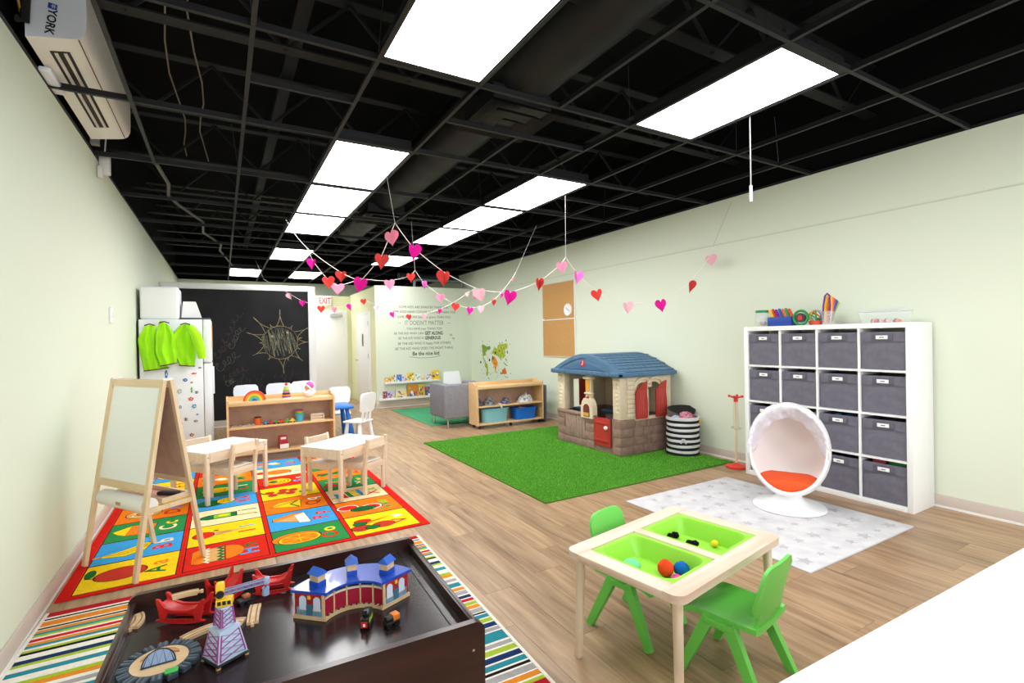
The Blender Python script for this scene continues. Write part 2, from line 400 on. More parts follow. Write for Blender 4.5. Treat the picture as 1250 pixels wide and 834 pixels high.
# fluorescent panel lights
LAMPM = mat('#ffffff', .5, emit=LAMP_STRENGTH)
lg = 'recessed ceiling light panels'
def lamp(x0, x1, y0, y1, label):
    t = thing('ceiling_light', label, 'light', ((x0+x1)/2, (y0+y1)/2, ZC), 0, lg)
    a, b = (x1-x0)/2-.016, (y1-y0)/2-.030
    h = MB(); h.box(-a, a, -b, b, .09, .10, BLACKM)
    for s in (-1, 1): h.box(s*a-.006, s*a+.006, -b, b, .006, .09, BLACKM).box(-a, a, s*b-.006, s*b+.006, .006, .09, BLACKM)
    for s in (-1, 1): h.box(-a, a, s*b-.018, s*b+.022, .002, .006, BLACKC)
    h.obj('housing', t)
    MB().box(-a+.006, a-.006, -b+.010, b-.010, .007, .02, LAMPM).obj('diffuser', t)
L1, L2 = (.77, 1.385), (2.62, 3.235)
P_ = 'white fluorescent ceiling panel '
lamp(*L1, CROSS[3], CROSS[4], P_+'standing alone in the row over the train table')
lamp(*L1, CROSS[5], CROSS[6], P_+'first of the three joined ones leading towards the chalkboard')
lamp(*L1, CROSS[6], CROSS[7], P_+'middle of the three joined ones leading towards the chalkboard')
lamp(*L1, CROSS[7], CROSS[8], P_+'last of the three joined ones leading towards the chalkboard')
lamp(*L1, CROSS[9], CROSS[10], P_+'alone just in front of the chalkboard partition')
lamp(.16, .77, CROSS[11]+.1, CROSS[12], P_+'beyond the chalkboard, above its middle')
lamp(1.385, 1.99, CROSS[11]+.1, CROSS[12], P_+'in front of the exit alcove')
lamp(*L2, CROSS[3], CROSS[4], P_+'with a thin pull rod hanging beside it')
lamp(*L2, CROSS[5], CROSS[6], P_+'first of the three joined ones beside the playhouse wall')
lamp(*L2, CROSS[6], CROSS[7], P_+'middle of the three joined ones beside the playhouse wall')
lamp(*L2, CROSS[7], CROSS[8], P_+'last of the three joined ones beside the playhouse wall')
lamp(*L2, CROSS[9], CROSS[10], P_+'alone in front of the quote wall')
lamp(*L1, CROSS[1], CROSS[2], P_+'of the unseen pair added for light, nearer the air conditioner wall')  # unseen pair behind the camera, added to brighten room and foreground
lamp(*L2, CROSS[1], CROSS[2], P_+'of the unseen pair added for light, nearer the cubby wall')
# pull rod, pale cables and conduit
MB().cyl((3.26, 2.2, 2.47), (3.26, 2.2, 2.97), .0045, mat('#8d8d8d', .4), n=6).cyl((3.26, 2.2, 2.36), (3.26, 2.2, 2.47), .010, mat('#e9eaee', .3), n=8).obj('pull_rod', label='thin hanging pull rod with a clear grip beside a ceiling panel', cat='pull rod')
cp = [(-.465, 5.2, 2.985), (-.42, 5.9, 2.99), (-.46, 6.4, 3.0), (-.40, 6.75, 3.0), (-.18, 7.6, 3.0), (-.2, 8.3, 3.0), (.02, 9.2, 3.0), (.0, 9.8, 3.0), (.1, 10.6, 3.0), (.32, 12.6, 3.0), (.33, 12.9, 3.0)]
MB().tube(cp, .016, mat('#55554f', .5), 8).obj('conduit', label='grey bent conduit pipe zigzagging above the open grid', cat='pipe')
for k, (x, y, dy) in enumerate(((-.28, 2.9, 0), (-.12, 2.9, .1))):
    pts = [(x+.03*math.sin(q*1.3+k*2), y+q*.42, 3.5+.04*math.sin(q*.9+k)) for q in range(10)]
    MB().tube(pts, .006, mat('#75675b', .6), 6).obj('cable', label=('tan' if k else 'short tan')+' electrical cable strung above the grid, '+('farther from' if k else 'nearer to')+' the air conditioner', cat='cable')
# grey ducts over the quote wall
MB().cyl((3.45, 10.95, 2.86), (4.9, 10.95, 2.86), .08, mat('#2d3134', .5)).obj('pipe', label='thick dark pipe running above the quote wall', cat='pipe')
MB().tube([(3.75, 10.75, 2.60), (3.75, 10.75, 2.74), (3.79, 10.75, 2.77), (4.86, 10.75, 2.77), (4.9, 10.75, 2.74), (4.9, 10.75, 2.6)], .035, mat('#8f9698', .4, metal=.4), 10).obj('pipe', label='thin pale grey pipe bent over the quote wall top', cat='pipe')
# air conditioner on the left wall, above the grid line
ac = thing('air_conditioner', 'white wall-mounted air conditioner with a louvred slot, above the left wall', 'air conditioner', (XL, 0, 0))
acw, acw_daylit = mat('#e5e1dc', .35, .5), mat('#d8dbe3', .4, .5)  # casing white, and a bluish copy with daylight painted in for the end face
prof = [(.028, 2.998), (.10, 3.012), (.20, 3.030), (.235, 3.040), (.255, 3.058), (.268, 3.09), (.272, 3.15), (.272, 3.36), (.25, 3.40), (.028, 3.40)]
y0, y1 = 3.42, 4.9
b = MB(); k = len(prof)
V = [(x, y0, z) for x, z in prof]+[(x, y1, z) for x, z in prof]
b.add(V, [(i, (i+1) % k, k+(i+1) % k, k+i) for i in range(k)]+[tuple(range(k, 2*k))], acw); b.add(V[:k], [tuple(range(k-1, -1, -1))], acw_daylit)
b.obj('casing', ac, sharp=50)
SLT = TR(.12, 0, 3.0155) @ RY(-.18)
MB().box(-.03, .055, y0+.14, y1-.25, -.004, .004, mat('#16130f', .6), T=SLT).obj('air_slot', ac)
for x in (-.005, .035): MB().box(x-.009, x+.006, y0+.15, y1-.26, -.012, -.004, mat('#cfc7bf', .4), T=SLT).obj('louvre', ac)
MB().box(.234, .238, y0+.01, y1-.01, 3.037, 3.05, mat('#4a463f', .5)).obj('seam', ac)
lg_ = MB(); Tl = TR(.128, y0-.003, 3.098) @ RX(PI/2) @ RZ(-PI/2-.14)
lg_.text('YORK', .050, mat('#0d0d12', .5), Tl, bold=.0012); lg_.box(-.097, -.068, -.020, .016, -.001, 0, mat('#1d3c96', .5), T=Tl)
lg_.text('*', .05, mat('#e7ebf5', .5), Tl @ TR(-.083, -.008, .001)); lg_.obj('logo', ac)
MB().tube([(.02, y0-.03, 3.1), (.03, y0-.10, 3.12), (.06, y0-.06, 3.3), (.08, y0-.05, 3.45)], .006, mat('#b08a3a', .5), 6).tube([(.01, y0-.04, 3.06), (.04, y0-.05, 3.05), (.045, y0-.04, 3.2), (.045, y0-.04, 3.5)], .02, mat('#151515', .7), 8).obj('refrigerant_line', ac)
MB().box(.002, .062, 3.72, 4.04, 2.962, 2.992, mat('#dfe1ea', .4), .012).obj('bracket_cover', ac)
dp = MB(); dp.box(XL+.003, XL+.055, 5.0, 5.06, 3.0, 3.34, mat('#8d8a86', .5)).box(XL+.004, XL+.075, 5.3, 5.38, 2.86, 3.03, mat('#dcdad9', .4), .008).box(XL+.004, XL+.04, 5.22, 5.28, 2.80, 2.9, mat('#dcdad9', .4), .008)
dp.tube([(XL+.03, 5.05, 3.1), (XL+.08, 5.15, 3.12), (XL+.04, 5.32, 3.0)], .006, mat('#b9b6b2', .5), 6)
dp.obj('condensate_pump', label='small white plastic pump box on the wall behind the air conditioner', cat='pump')
MB().box(XL+.001, XL+.02, 5.61, 5.69, 1.62, 1.76, WHITE, .004).box(XL+.02, XL+.027, 5.64, 5.66, 1.67, 1.71, WHITE, .002).obj('light_switch', label='white switch plate on the pale green left wall', cat='switch')
# ================================================================== CHALKBOARD
cb = thing('chalkboard', 'large black chalkboard with a chalk sun drawing, filling the partition wall', 'chalkboard', (0, CY-.012, 0))
MB().box(-.80, 1.375, -.006, .010, .12, 2.335, mat('#1d1c1e', .75, .25, var=.25, vs=2.2, second='#29282b', lo=.35, hi=.75)).obj('board', cb)
CT = TR(0, -.0075, 0) @ RX(PI/2)          # board plane: local x,y -> world x,z
chk = mat('#a89d78', .95, .05, var=.25, vs=60); chg = mat('#75796f', .95, .05, var=.3, vs=60); chp = mat('#63504a', .95, .05, var=.3, vs=60)
sun = MB(); cx, cz, rx, rz = .905, 1.42, .28, .295
circ = [(cx+rx*(1+.02*math.sin(3*a))*math.cos(a), cz+rz*math.sin(a)) for a in [2*PI*i/48 for i in range(49)]]
sun.ribbon(circ, .010, chk, CT); sun.ribbon([(x*1.004-.004, y*.99+.014) for x, y in circ], .006, chk, CT)
rays = [(0, 1.75), (28, 2.05), (55, 1.25), (90, 2.0), (118, 1.25), (135, 2.15), (162, 2.0), (180, 1.2), (205, 1.75), (235, 1.25), (275, 1.9), (292, 1.2), (318, 1.75), (340, 1.25), (12, 1.3)]
for a, l in rays:
    a = math.radians(a); da = math.radians(13 if l > 1.4 else 7)
    tip = Vector((cx+rx*l*math.cos(a), cz+rz*l*math.sin(a)))
    for s in (-1, 1):
        q = Vector((cx+rx*math.cos(a+s*da), cz+rz*math.sin(a+s*da)))
        mid = (tip+q)/2 - (Vector((math.cos(a+s*da), math.sin(a+s*da)))*.0 + Vector((math.cos(a+s*PI/2), math.sin(a+s*PI/2)))*.025*l)
        sun.ribbon([q*(1-t)**2 + mid*2*t*(1-t) + tip*t*t for t in [i/8 for i in range(9)]], .008, chk, CT)
scr = MB()
for k in range(58):
    u = -0.93+1.86*k/57
    h = math.sqrt(max(0, 1-u*u))*.93
    for part in range(2):
        a = random.uniform(-h, h*.3); b_ = min(h, a+random.uniform(.35, 1.2))
        scr.ribbon([(cx+rx*(u-.14*t)+random.uniform(-.004, .004), cz+rz*(a+(b_-a)*t)) for t in (0, .25, .5, .75, 1)], random.uniform(.004, .009), chg if k % 3 else chk, CT)
sun.obj('chalk_sun', cb, label='yellow chalk outline of a sun with pointed rays'); scr.obj('chalk_shading', cb, label='grey chalk hatching inside the sun')
sm = MB()
for e in ((.77, 1.53), (1.02, 1.60)): sm.flat(ell(*e, .022, .022, 10), .0006, chk, CT)
sm.obj('chalk_eye', cb)
def scribble(x, z, n, dx, dz, r, mt):
    return [(x+dx*1.5*t/12+r*.8*math.cos(t*PI/6+.4)+.02*math.sin(t*.11), z+dz*1.2*t/12+r*(1.3+.5*math.sin(t*.23))*math.sin(t*PI/6+.4)) for t in range(12*n)]
for x, z, n_, dx, dz, r, mm in ((.0, 1.42, 5, .04, .09, .035, chp), (.10, 1.35, 5, .03, .06, .04, chg), (-.1, 1.0, 4, .06, .05, .05, chg), (.0, .82, 5, .05, .03, .035, chp), (.04, .74, 4, .025, .01, .03, chg), (-.12, 1.2, 4, .04, .05, .04, chp)):
    MB().ribbon(scribble(x, z, n_, dx, dz, r, mm), .004, mm, CT).obj('chalk_scribble', cb)
sc_ = MB()
for k in range(40):
    x = random.uniform(.2, 1.3); z = random.uniform(.55, .85)
    sc_.ribbon([(x, z), (x+random.uniform(-.02, .05), z+random.uniform(.03, .12))], .003, mat('#55555a', .95, .05), CT)
sc_.obj('chalk_dust', cb, label='faint smudged chalk strokes', kind='stuff')

# exit sign
ex = thing('exit_sign', 'white exit sign with red letters above the alcove door', 'sign', (2.16, EY, 2.40))
MB().box(-.155, .155, -.05, -.002, -.115, .115, mat('#f5f3ee', .5), .006).obj('sign_box', ex)
MB().text('EXIT', .20, mat('#e8452e', .5), TR(0, -.052, .0) @ RX(PI/2), bold=.004, sx=.68).obj('lettering', ex)

# ================================================================== QUOTE WALL
q = thing('wall_quote_decal', 'dark lettered quote decal on the pale green wall above the book ledges', 'decal', (3.86, QY-.0035, 0))
G1, G2 = mat('#5b6057', .8), mat('#2b2d2a', .8)
lines = [('SOME KIDS ARE SMARTER THAN YOU', 2.135, .075, G1, .9, 0), ('SOME KIDS HAVE COOLER CLOTHES THAN YOU', 2.03, .075, G1, .9, 0), ('SOME KIDS ARE better at sports THAN YOU', 1.92, .075, G1, .86, 0),
         ("IT DOESN'T MATTER", 1.79, .135, mat('#7f867a', .8), .72, 0), ('YOU HAVE your THING TOO', 1.665, .07, G1, .9, 0)]
def qline(t, x, z, s, mm, sx, bo=0, al='CENTER'): MB().text(t, s, mm, TR(x, 0, z) @ RX(PI/2), sx=sx, bold=bo, align=al).obj('lettering', q)
for t, z, s, mm, sx, bo in lines: qline(t, 0, z, s, mm, sx, bo)
for a, b_, z, sb in (('BE THE KID WHO CAN', 'GET ALONG', 1.565, .105), ('BE THE KID WHO IS', 'GENEROUS', 1.46, .10)):
    qline(a, -.03, z, .07, G1, .9, 0, 'RIGHT'); qline(b_, .0, z, sb, G2, .72, .003, 'LEFT')
qline('BE THE KID WHO IS happy FOR OTHERS', 0, 1.345, .078, G1, .88); qline('BE THE KID WHO DOES THE RIGHT THING', 0, 1.235, .078, G1, .88)
qline('Be the nice kid', .02, 1.12, .115, G2, .9, .002)

fl_ = MB(); fl_.ribbon([(-.36+.72*t/16, 1.06-.035*math.sin(PI*t/16)) for t in range(17)], .008, G1, RX(PI/2))
for a, b_ in ((.62, 1.50), (.68, 1.42)): fl_.ribbon([(a+.028*math.cos(t*.8), b_+.03*math.sin(t*.8)+.006*t) for t in range(8)], .008, G1, RX(PI/2))
fl_.ribbon([(-.6, 1.79), (-.53, 1.79)], .006, G1, RX(PI/2)); fl_.ribbon([(.53, 1.79), (.62, 1.79)], .006, G1, RX(PI/2)); fl_.obj('flourish', q)
# book ledges and books
for z, xa, xb, lab in ((.505, 2.93, 4.16, 'upper white picture ledge holding a row of picture books'), (.165, 2.82, 4.10, 'lower white picture ledge holding a row of picture books')):
    t = thing('book_ledge', lab, 'shelf', (xa, QY-.002, z))
    w_ = xb-xa
    MB().box(0, w_, -.115, -.018, 0, .012, WHITE).obj('ledge_board', t); MB().box(0, w_, -.127, -.115, 0, .045, WHITE, .002).obj('front_lip', t); MB().box(0, w_, -.018, -.002, 0, .10, WHITE).obj('back_rail', t)
bk = [(0, .00, .14, .12, '#e8b23c', '#d9622f', 'small orange and white'), (0, .125, .12, .20, '#dfe0b8', '#8bb24d', 'tall pale green'), (0, .245, .115, .17, '#2f7fd0', '#f2f2f2', 'bright blue'), (0, .36, .13, .14, '#e0d0e6', '#d16a43', 'pale lilac'), (0, .47, .18, .20, '#f2d64e', '#3b8b3a', 'yellow with a green blob'), (0, .64, .14, .17, '#e8eeea', '#6fc0b2', 'white and mint'), (0, .78, .10, .13, '#eadfae', '#e3c46b', 'small cream'), (0, .88, .145, .16, '#e3e0ef', '#3f6fc0', 'white with blue'), (0, 1.03, .19, .22, '#f4cc1f', '#3f6cc0', 'large yellow'),
      (1, .06, .09, .17, '#a33a55', '#2f2f6a', 'maroon'), (1, .15, .16, .17, '#cfc6e4', '#6770b5', 'lavender'), (1, .33, .24, .20, '#efe3b2', '#d6a94c', 'wide cream'), (1, .59, .24, .28, '#d98f3b', '#3d78c0', 'tall orange patchwork'), (1, .83, .15, .27, '#e4c33b', '#c8463b', 'tall yellow and red'), (1, .98, .22, .21, '#2f63a8', '#e07a35', 'wide deep blue')]
for row, x, w_, h, c1, c2, nm in bk:
    z = (.505 if not row else .165)+.0125; X = (2.93 if not row else 2.82)+x+.01
    t = thing('picture_book', nm+' picture book standing on the '+('upper' if not row else 'lower')+' ledge', 'book', (X, QY-.062-(.02 if nm.startswith(('tall orange', 'tall pale')) else 0)*0, z), 0, 'picture books on the ledges')
    T = RX(-.10)
    MB().box(.002, w_-.006, -.026, -.006, 0, h, mat('#f2efe6', .7), T=T).obj('pages', t)
    cv = MB().box(0, w_-.004, -.030, -.0265, 0, h+.003, mat(c1, .45), T=T).box(0, w_-.004, -.0055, -.002, 0, h+.003, mat(c1, .45), T=T).obj('cover', t)
    pr = MB(); Tp = T @ TR(w_/2, -.0305, h/2) @ RX(PI/2)
    bc = [c2, '#f6efe0', '#d8503a', '#3f7fc0', '#e8c43a', '#5aa05a', c2, '#f2f2ee', '#7a5aa0']
    for q_ in range(9):
        ex_, ey_ = random.uniform(-.34, .30)*w_, random.uniform(-.36, .36)*h; rr_ = random.uniform(.07, .16)
        pr.flat([(ex_+rr_*w_*random.uniform(.6, 1.3)*math.cos(a_), ey_+rr_*h*random.uniform(.6, 1.3)*math.sin(a_)) for a_ in [2*PI*k_/7 for k_ in range(7)]], .0004+.0001*q_, mat(bc[(q_*2+len(nm)) % 9], .5), Tp)
    pr.obj('cover_art', cv)
# green carpet
MB().box(2.95, 4.90, 7.72, 10.02, .0005, .007, mat('#4f9d70', .95, .05, var=.12, vs=25, bump=.6, bs=500), .002).obj('carpet', label='plain green carpet below the book ledges', cat='rug')

# ================================================================== RIGHT WALL DECALS / BOARDS
wm = thing('world_map_decal', 'colourful world map wall decal with animals, above the toy shelf', 'decal', (XR-.0015, 9.98, .60))
WT = RY(-PI/2) @ RZ(-PI/2)      # local x -> -Y (viewer's right), local y -> +Z
wmm = MB()
cont = [('#8fae4a', [(.10, .62), (.06, .70), (.16, .71), (.34, .68), (.40, .60), (.30, .55), (.27, .47), (.16, .46), (.20, .38), (.26, .34), (.24, .32), (.14, .40), (.11, .50)]),
        ('#5fa564', [(.30, .64), (.46, .70), (.52, .66), (.44, .60)]),
        ('#c3cf3e', [(.22, .32), (.32, .30), (.40, .22), (.36, .12), (.34, .0), (.30, .02), (.28, .16), (.23, .24)]),
        ('#f0a63c', [(.58, .46), (.70, .46), (.80, .38), (.84, .32), (.78, .24), (.76, .12), (.70, .10), (.67, .26), (.58, .32), (.55, .40)]),
        ('#cdd14a', [(.56, .52), (.60, .60), (.72, .66), (.80, .64), (.86, .70), (1.06, .74), (1.26, .73), (1.28, .66), (1.16, .62), (1.16, .50), (1.08, .40), (1.02, .46), (.98, .36), (.92, .46), (.82, .46), (.70, .50)]),
        ('#e2702f', [(1.02, .16), (1.08, .22), (1.18, .22), (1.22, .12), (1.12, .08), (1.04, .10)]), ('#8fa86a', [(1.10, .34), (1.26, .28), (1.28, .25), (1.14, .30)])]
for c, p in cont:
    MB().flat([(x*.97+.02*math.sin(k*2.3), y*.97+.012*math.cos(k*3.1)) for k, (x, y) in enumerate(p)], 0, mat(c, .8, .1, second='#7f9a3e' if c != '#f0a63c' and c != '#e2702f' else '#d9752c', vs=22), WT).obj('continent', wm)
dots = ['#4b4b4b', '#c4522e', '#7fb4c9', '#e3b23c', '#5fa564', '#8a5a3c', '#3a6d4a', '#d98a9a']
for k in range(70):
    x, y = random.uniform(.0, 1.36), random.uniform(-.08, .78); wmm.flat(ell(x, y, random.uniform(.008, .022), random.uniform(.008, .022), 7), .0005, mat(dots[k % 8], .8, .1), WT)
for x, y, c in ((.44, .36, '#3c3c40'), (.02, .30, '#3c3c40'), (.47, .62, '#5aa0b8'), (.60, .40, '#7a3f2a'), (.72, .52, '#3d5a2e'), (.95, .10, '#4f9d60')): wmm.flat(ell(x, y, .035, .028, 9), .0008, mat(c, .8, .1), WT)
wmm.flat([(.60, -.10), (.86, -.09), (.84, -.07), (.60, -.08)], .0005, mat('#8fae7a', .8), WT); wmm.obj('printed_animals', wm, kind='stuff')
ck = thing('cork_board', 'tall tan cork board of two stacked panels on the right wall', 'cork board', (XR, 6.495, 1.10))
CORK = mat('#c89a63', .9, .1, var=.10, vs=70, bump=.3, bs=220)
for z0, z1 in ((0, .62), (.635, 1.25)): MB().box(-.016, -.004, .005, .92, z0, z1, CORK).obj('cork_panel', ck)
fm_ = MB().box(-.02, -.002, -.012, .005, -.01, 1.26, WHITE).box(-.02, -.002, .92, .93, -.01, 1.26, mat('#d9cfc4', .5)).box(-.022, -.002, -.012, .93, .62, .635, WHITE).box(-.02, -.002, -.012, .93, -.014, 0, mat('#d9cfc4', .5)).box(-.02, -.002, -.012, .93, 1.25, 1.258, mat('#d9cfc4', .5))
fm_.box(-.045, -.02, .86, .92, .615, .65, WHITE, .004); fm_.obj('frame', ck)
ckk = thing('wall_clock', 'small round white clock hung on the cork board', 'clock', (XR-.0175, 6.655, 1.875))
TY = RY(-PI/2)
MB().lathe([(0, 0), (.10, 0), (.105, .012), (.098, .026), (.088, .022), (0, .022)], mat('#f3f3f3', .4), 28, TY).obj('case', ckk)
MB().bar((-.0235, 0, 0), (-.0235, .045, .04), .002, .007, PRINT).bar((-.0245, 0, 0), (-.0245, -.06, -.02), .002, .005, PRINT).obj('hand', ckk)

# ================================================================== FRIDGE CORNER
fg = thing('fridge', 'white fridge freezer with magnets and lime smocks on its side, by the chalkboard', 'fridge', (0, 0, 0))
FX0, FX1, FY0, FY1, FZ = -.835, -.10, 7.2, 7.86, 1.72
FW = mat('#e9edf2', .35, .5)
MB().box(FX0, FX1-.105, FY0, FY1, .04, FZ, FW, .006).obj('body', fg)
MB().box(FX1-.10, FX1-.012, FY0+.002, FY1-.002, 1.19, FZ, FW, .012).obj('freezer_door', fg); MB().box(FX1-.10, FX1-.012, FY0+.002, FY1-.002, .06, 1.18, FW, .012).obj('fridge_door', fg)
MB().box(FX0+.05, FX1-.13, FY0+.04, FY1-.04, .0005, .04, BLACKM).obj('plinth', fg)
MB().box(FX0-.012, FX0, FY0+.02, FY1-.02, .3, FZ-.02, BLACKM).obj('rear_coil', fg)
MB().box(FX1-.012, FX1+.012, FY0+.03, FY0+.055, .8, 1.14, FW, .005).obj('handle', fg)
MB().box(FX0+.01, -.44, FY0+.03, FY0+.50, FZ+.002, FZ+.395, mat('#eceef0', .4), .03, seg=3).obj('box_bin', label='tall white plastic box on top of the fridge', cat='box')
MB().prism([(0, 0), (.21, 0), (.15, .20), (.02, .20)], 0, .26, mat('#f0f0f0', .4), TR(-.425, FY0+.40, FZ+.026) @ RX(PI/2)).box(-.43, -.12, FY0+.08, FY0+.42, FZ+.002, FZ+.024, mat('#3b4048', .5), .004).obj('kitchen_scale', label='white tapered appliance on a dark tray on the fridge', cat='appliance')
MB().box(FX1-.010, FX1-.006, FY0+.12, FY0+.42, 1.36, 1.66, mat('#f0a261', .7)).obj('paper_note', label='orange paper sheet stuck on the freezer door', cat='paper')
# lime smocks hung on the fridge side: draped sheets
SMK = mat('#a5ec14', .75, .2, sheen=.2, bump=.1, bs=30); TRM = mat('#6a4433', .8)
def smock(name, lab, top, left, right, ybase, seed, trims):
    nu, nv = 26, 22
    def edge(pts, t):
        t *= len(pts)-1; i = min(int(t), len(pts)-2); a, b_ = pts[i], pts[i+1]; f = t-i
        return Vector((a[0]+(b_[0]-a[0])*f, a[1]+(b_[1]-a[1])*f))
    def fn(u, v):
        l, r = edge(left, v), edge(right, v); p = l.lerp(r, u)
        w0 = at_y(p.x, p.y, ybase)
        fo = abs(math.sin(u*PI*2.3+seed+1.7*noise.noise(Vector((u*2, v*1.5, seed)))))
        dpt = .016 + .040*(1-fo)*min(1, v*2.5+.25) + .030*noise.noise(Vector((u*2.4, v*3.2, seed*3))) + .035*math.sin(u*PI)*v
        if u in (0, 1): dpt *= .3
        return (w0.x, ybase-max(.004, dpt), w0.z)
    t = thing(name, lab, 'smock', (0, 0, 0), 0, 'lime smocks on the fridge')
    cl_ = MB().grid(fn, nu, nv, SMK).obj('cloth', t, sharp=60)
    MB().tube([(x, y-.004, z) for x, y, z in [fn(i/nu, 1) for i in range(nu+1)]], .006, TRM, 6).obj('hem_trim', cl_)
    tp = fn(.5, 0); MB().tube([(tp[0]-.05, tp[1]-.012, tp[2]-.005), (tp[0], tp[1]-.02, tp[2]+.012), (tp[0]+.05, tp[1]-.012, tp[2]-.005)], .007, TRM, 6).obj('neck_trim', cl_)
smock('art_smock', 'crumpled lime green art smock beside the green wall end of the fridge', None, [(177, 398), (168, 414), (171, 432), (176, 453)], [(189, 396), (193, 412), (197, 432), (206, 449)], FY0-.004, 1, 0)
smock('art_smock', 'lime green art smock hanging in the middle with a folded collar', None, [(195, 391), (190, 408), (190, 430), (196, 447)], [(206, 397), (215, 412), (217, 430), (216, 443)], FY0-.062, 3.3, 0)
smock('art_smock', 'lime green art smock with its sleeve beside the freezer door', None, [(221, 397), (209, 408), (211, 430), (219, 446)], [(232, 395), (237, 408), (239, 430), (238, 447)], FY0-.012, 5.1, 0)
MB().tube([at_y(231, 399, FY0-.13), at_y(239, 409, FY0-.13), at_y(244, 424, FY0-.12), at_y(247, 437, FY0-.10)], .05, SMK, 10, rs=[.045, .055, .055, .042]).obj('smock_sleeve', label='rounded lime green smock sleeve hanging nearest the fridge door', cat='smock', group='lime smocks on the fridge')
mags = [(203, 457, '#3f78c4', .03, .10, 'blue seahorse-shaped'), (237, 456, '#d8452f', .055, .02, 'flat red fish-shaped'), (226, 464, '#3a62c0', .045, .04, 'blue crab-shaped'), (234, 467, '#d98a3a', .03, .02, 'small orange'), (234, 476, '#45ad3a', .02, .075, 'long green'), (219, 478, '#b9bdb4', .05, .06, 'grey elephant-shaped'), (240, 479, '#6d4a6a', .03, .035, 'purple and white'), (233, 487, '#d4503f', .05, .045, 'red and white crab-shaped'), (237, 496, '#3f9cc8', .05, .05, 'sky blue square'), (220, 497, '#58a7d6', .03, .04, 'pale blue bird-shaped'), (241, 506, '#3b8fd0', .025, .022, 'tiny blue'), (227, 512, '#23242a', .03, .04, 'black bird-shaped'), (239, 514, '#7a8a78', .04, .03, 'grey green'), (234, 531, '#a8672a', .045, .04, 'brown and orange'), (222, 517, '#e8b13a', .02, .025, 'tiny yellow'), (244, 449, '#3c4048', .035, .016, 'dark oval')]
for px, py, c, w_, h, nm in mags:
    p = at_y(px, py, FY0); poly = [(w_*(.5+.14*math.sin(k*2.7+px))*math.cos(2*PI*k/11), h*(.5+.14*math.cos(k*3.1+py))*math.sin(2*PI*k/11)) for k in range(11)]
    MB().prism(poly, .001, .009, mat(c, .5), RX(PI/2)).prism([(x*.35+w_*.1, y*.3) for x, y in poly], .009, .011, mat('#f0e6d0', .5), RX(PI/2)).obj('fridge_magnet', None, (p.x, FY0, p.z), 0, nm+' magnet on the fridge side', 'magnet', 'fridge magnets')

# ================================================================== LOW TOY SHELF (maple, backed) in front of the chalkboard
def low_shelf(name, lab, x0, x1, yf, depth, H, zb, zm, caster):
    t = thing(name, lab, 'shelf', (x0, yf, 0)); W = x1-x0; th = .022
    for x in (0, W-th): 
        p = [(0, zb), (depth, zb), (depth, H+.025), (depth*.55, H+.025), (depth*.35, H), (0, H-.01)]
        MB().prism(p, x, x+th, MAPLE, Matrix(((0, 0, 1, 0), (1, 0, 0, 0), (0, 1, 0, 0), (0, 0, 0, 1)))).obj('side_panel', t)
    for z, nm in ((zb+.0, 'bottom_board'), (zm, 'shelf_board'), (H-.075, 'top_board')):
        MB().box(th, W-th, .003, depth-.012, z, z+(.022 if nm != 'top_board' else .045), MAPLE, .003).obj(nm, t)
    MB().box(th, W-th, depth-.012, depth-.004, zb, H, BACKB).obj('back_panel', t)
    MB().box(th, W-th, depth-.02, depth-.001, H-.03, H+.02, MAPLE, .003).obj('top_rail', t)
    if caster:
        for x in (.06, W/2, W-.06):
            for y in (.05, depth-.05):
                MB().cyl((x-.012, y, .026), (x+.012, y, .026), .025, BLACKM, n=14).box(x-.008, x+.008, y-.01, y+.01, .03, zb, BLACKM).obj('caster', t)
    else:
        MB().box(.02, W-.02, .03, depth-.01, .0005, zb, mat('#8d7a6a', .7)).obj('plinth', t)
    return t
SY = 6.69; SH = .75
low_shelf('toy_shelf', 'low maple toy shelf with open front and small toys, before the chalkboard', .03, 1.24, SY, .30, SH, .085, .40, False)
zt, zm, zb = SH-.075+.0455, .4225, .1075
def on_shelf(px, py, d, z):            # point on a shelf board, given photo pixel across and depth behind the front edge
    p = at_y(px, 500, SY+d); return (p.x, SY+d, z)
rb = thing('rainbow_stacker', 'wooden rainbow arch stacker on the toy shelf top', 'toy', on_shelf(311, 0, .12, zt), -.1)
cols = ['#e8432e', '#f08a2c', '#f2d13a', '#79c24a', '#49a7dc', '#2e4fa8']
for k, c in enumerate(cols):
    r1 = .122-.0195*k; r0 = r1-.018; pl = arc(0, 0, r1, 0, PI, 18)+arc(0, 0, max(r0, .004), PI, 0, 18)
    MB().prism(pl, -.03, .03, mat(c, .55), RX(PI/2)).obj('arch', rb, label=['red', 'orange', 'yellow', 'green', 'sky blue', 'deep blue'][k]+' wooden arch')
st = thing('stacking_tower', 'wooden ring stacking tower with a red tip on the toy shelf top', 'toy', on_shelf(350, 0, .13, zt))
z = 0
MB().cyl((0, 0, 0), (0, 0, .012), .062, mat('#efe6dc', .5), n=20).cyl((0, 0, .012), (0, 0, .17), .006, PINE).obj('base', st)
for r, h, c in ((.052, .02, '#8d3f8f'), (.05, .018, '#e08a3a'), (.046, .02, '#2b2b2f'), (.042, .018, '#e77aa8'), (.038, .02, '#7cc04a'), (.032, .018, '#b8d84a'), (.028, .022, '#e8c79a')):
    MB().lathe([(.006, .012+z), (r*.9, .012+z), (r, .012+z+h*.3), (r, .012+z+h*.7), (r*.9, .012+z+h-.001), (.006, .012+z+h-.001)], mat(c, .5), 20).obj('ring', st); z += h
MB().ball((0, 0, .165+.012), .018, mat('#d8352c', .4), nu=12, nv=8).obj('tip', st)
dl = thing('soft_doll', 'white soft toy figure with a pink round hat on the toy shelf end', 'toy', on_shelf(378, 0, .11, zt), .2)
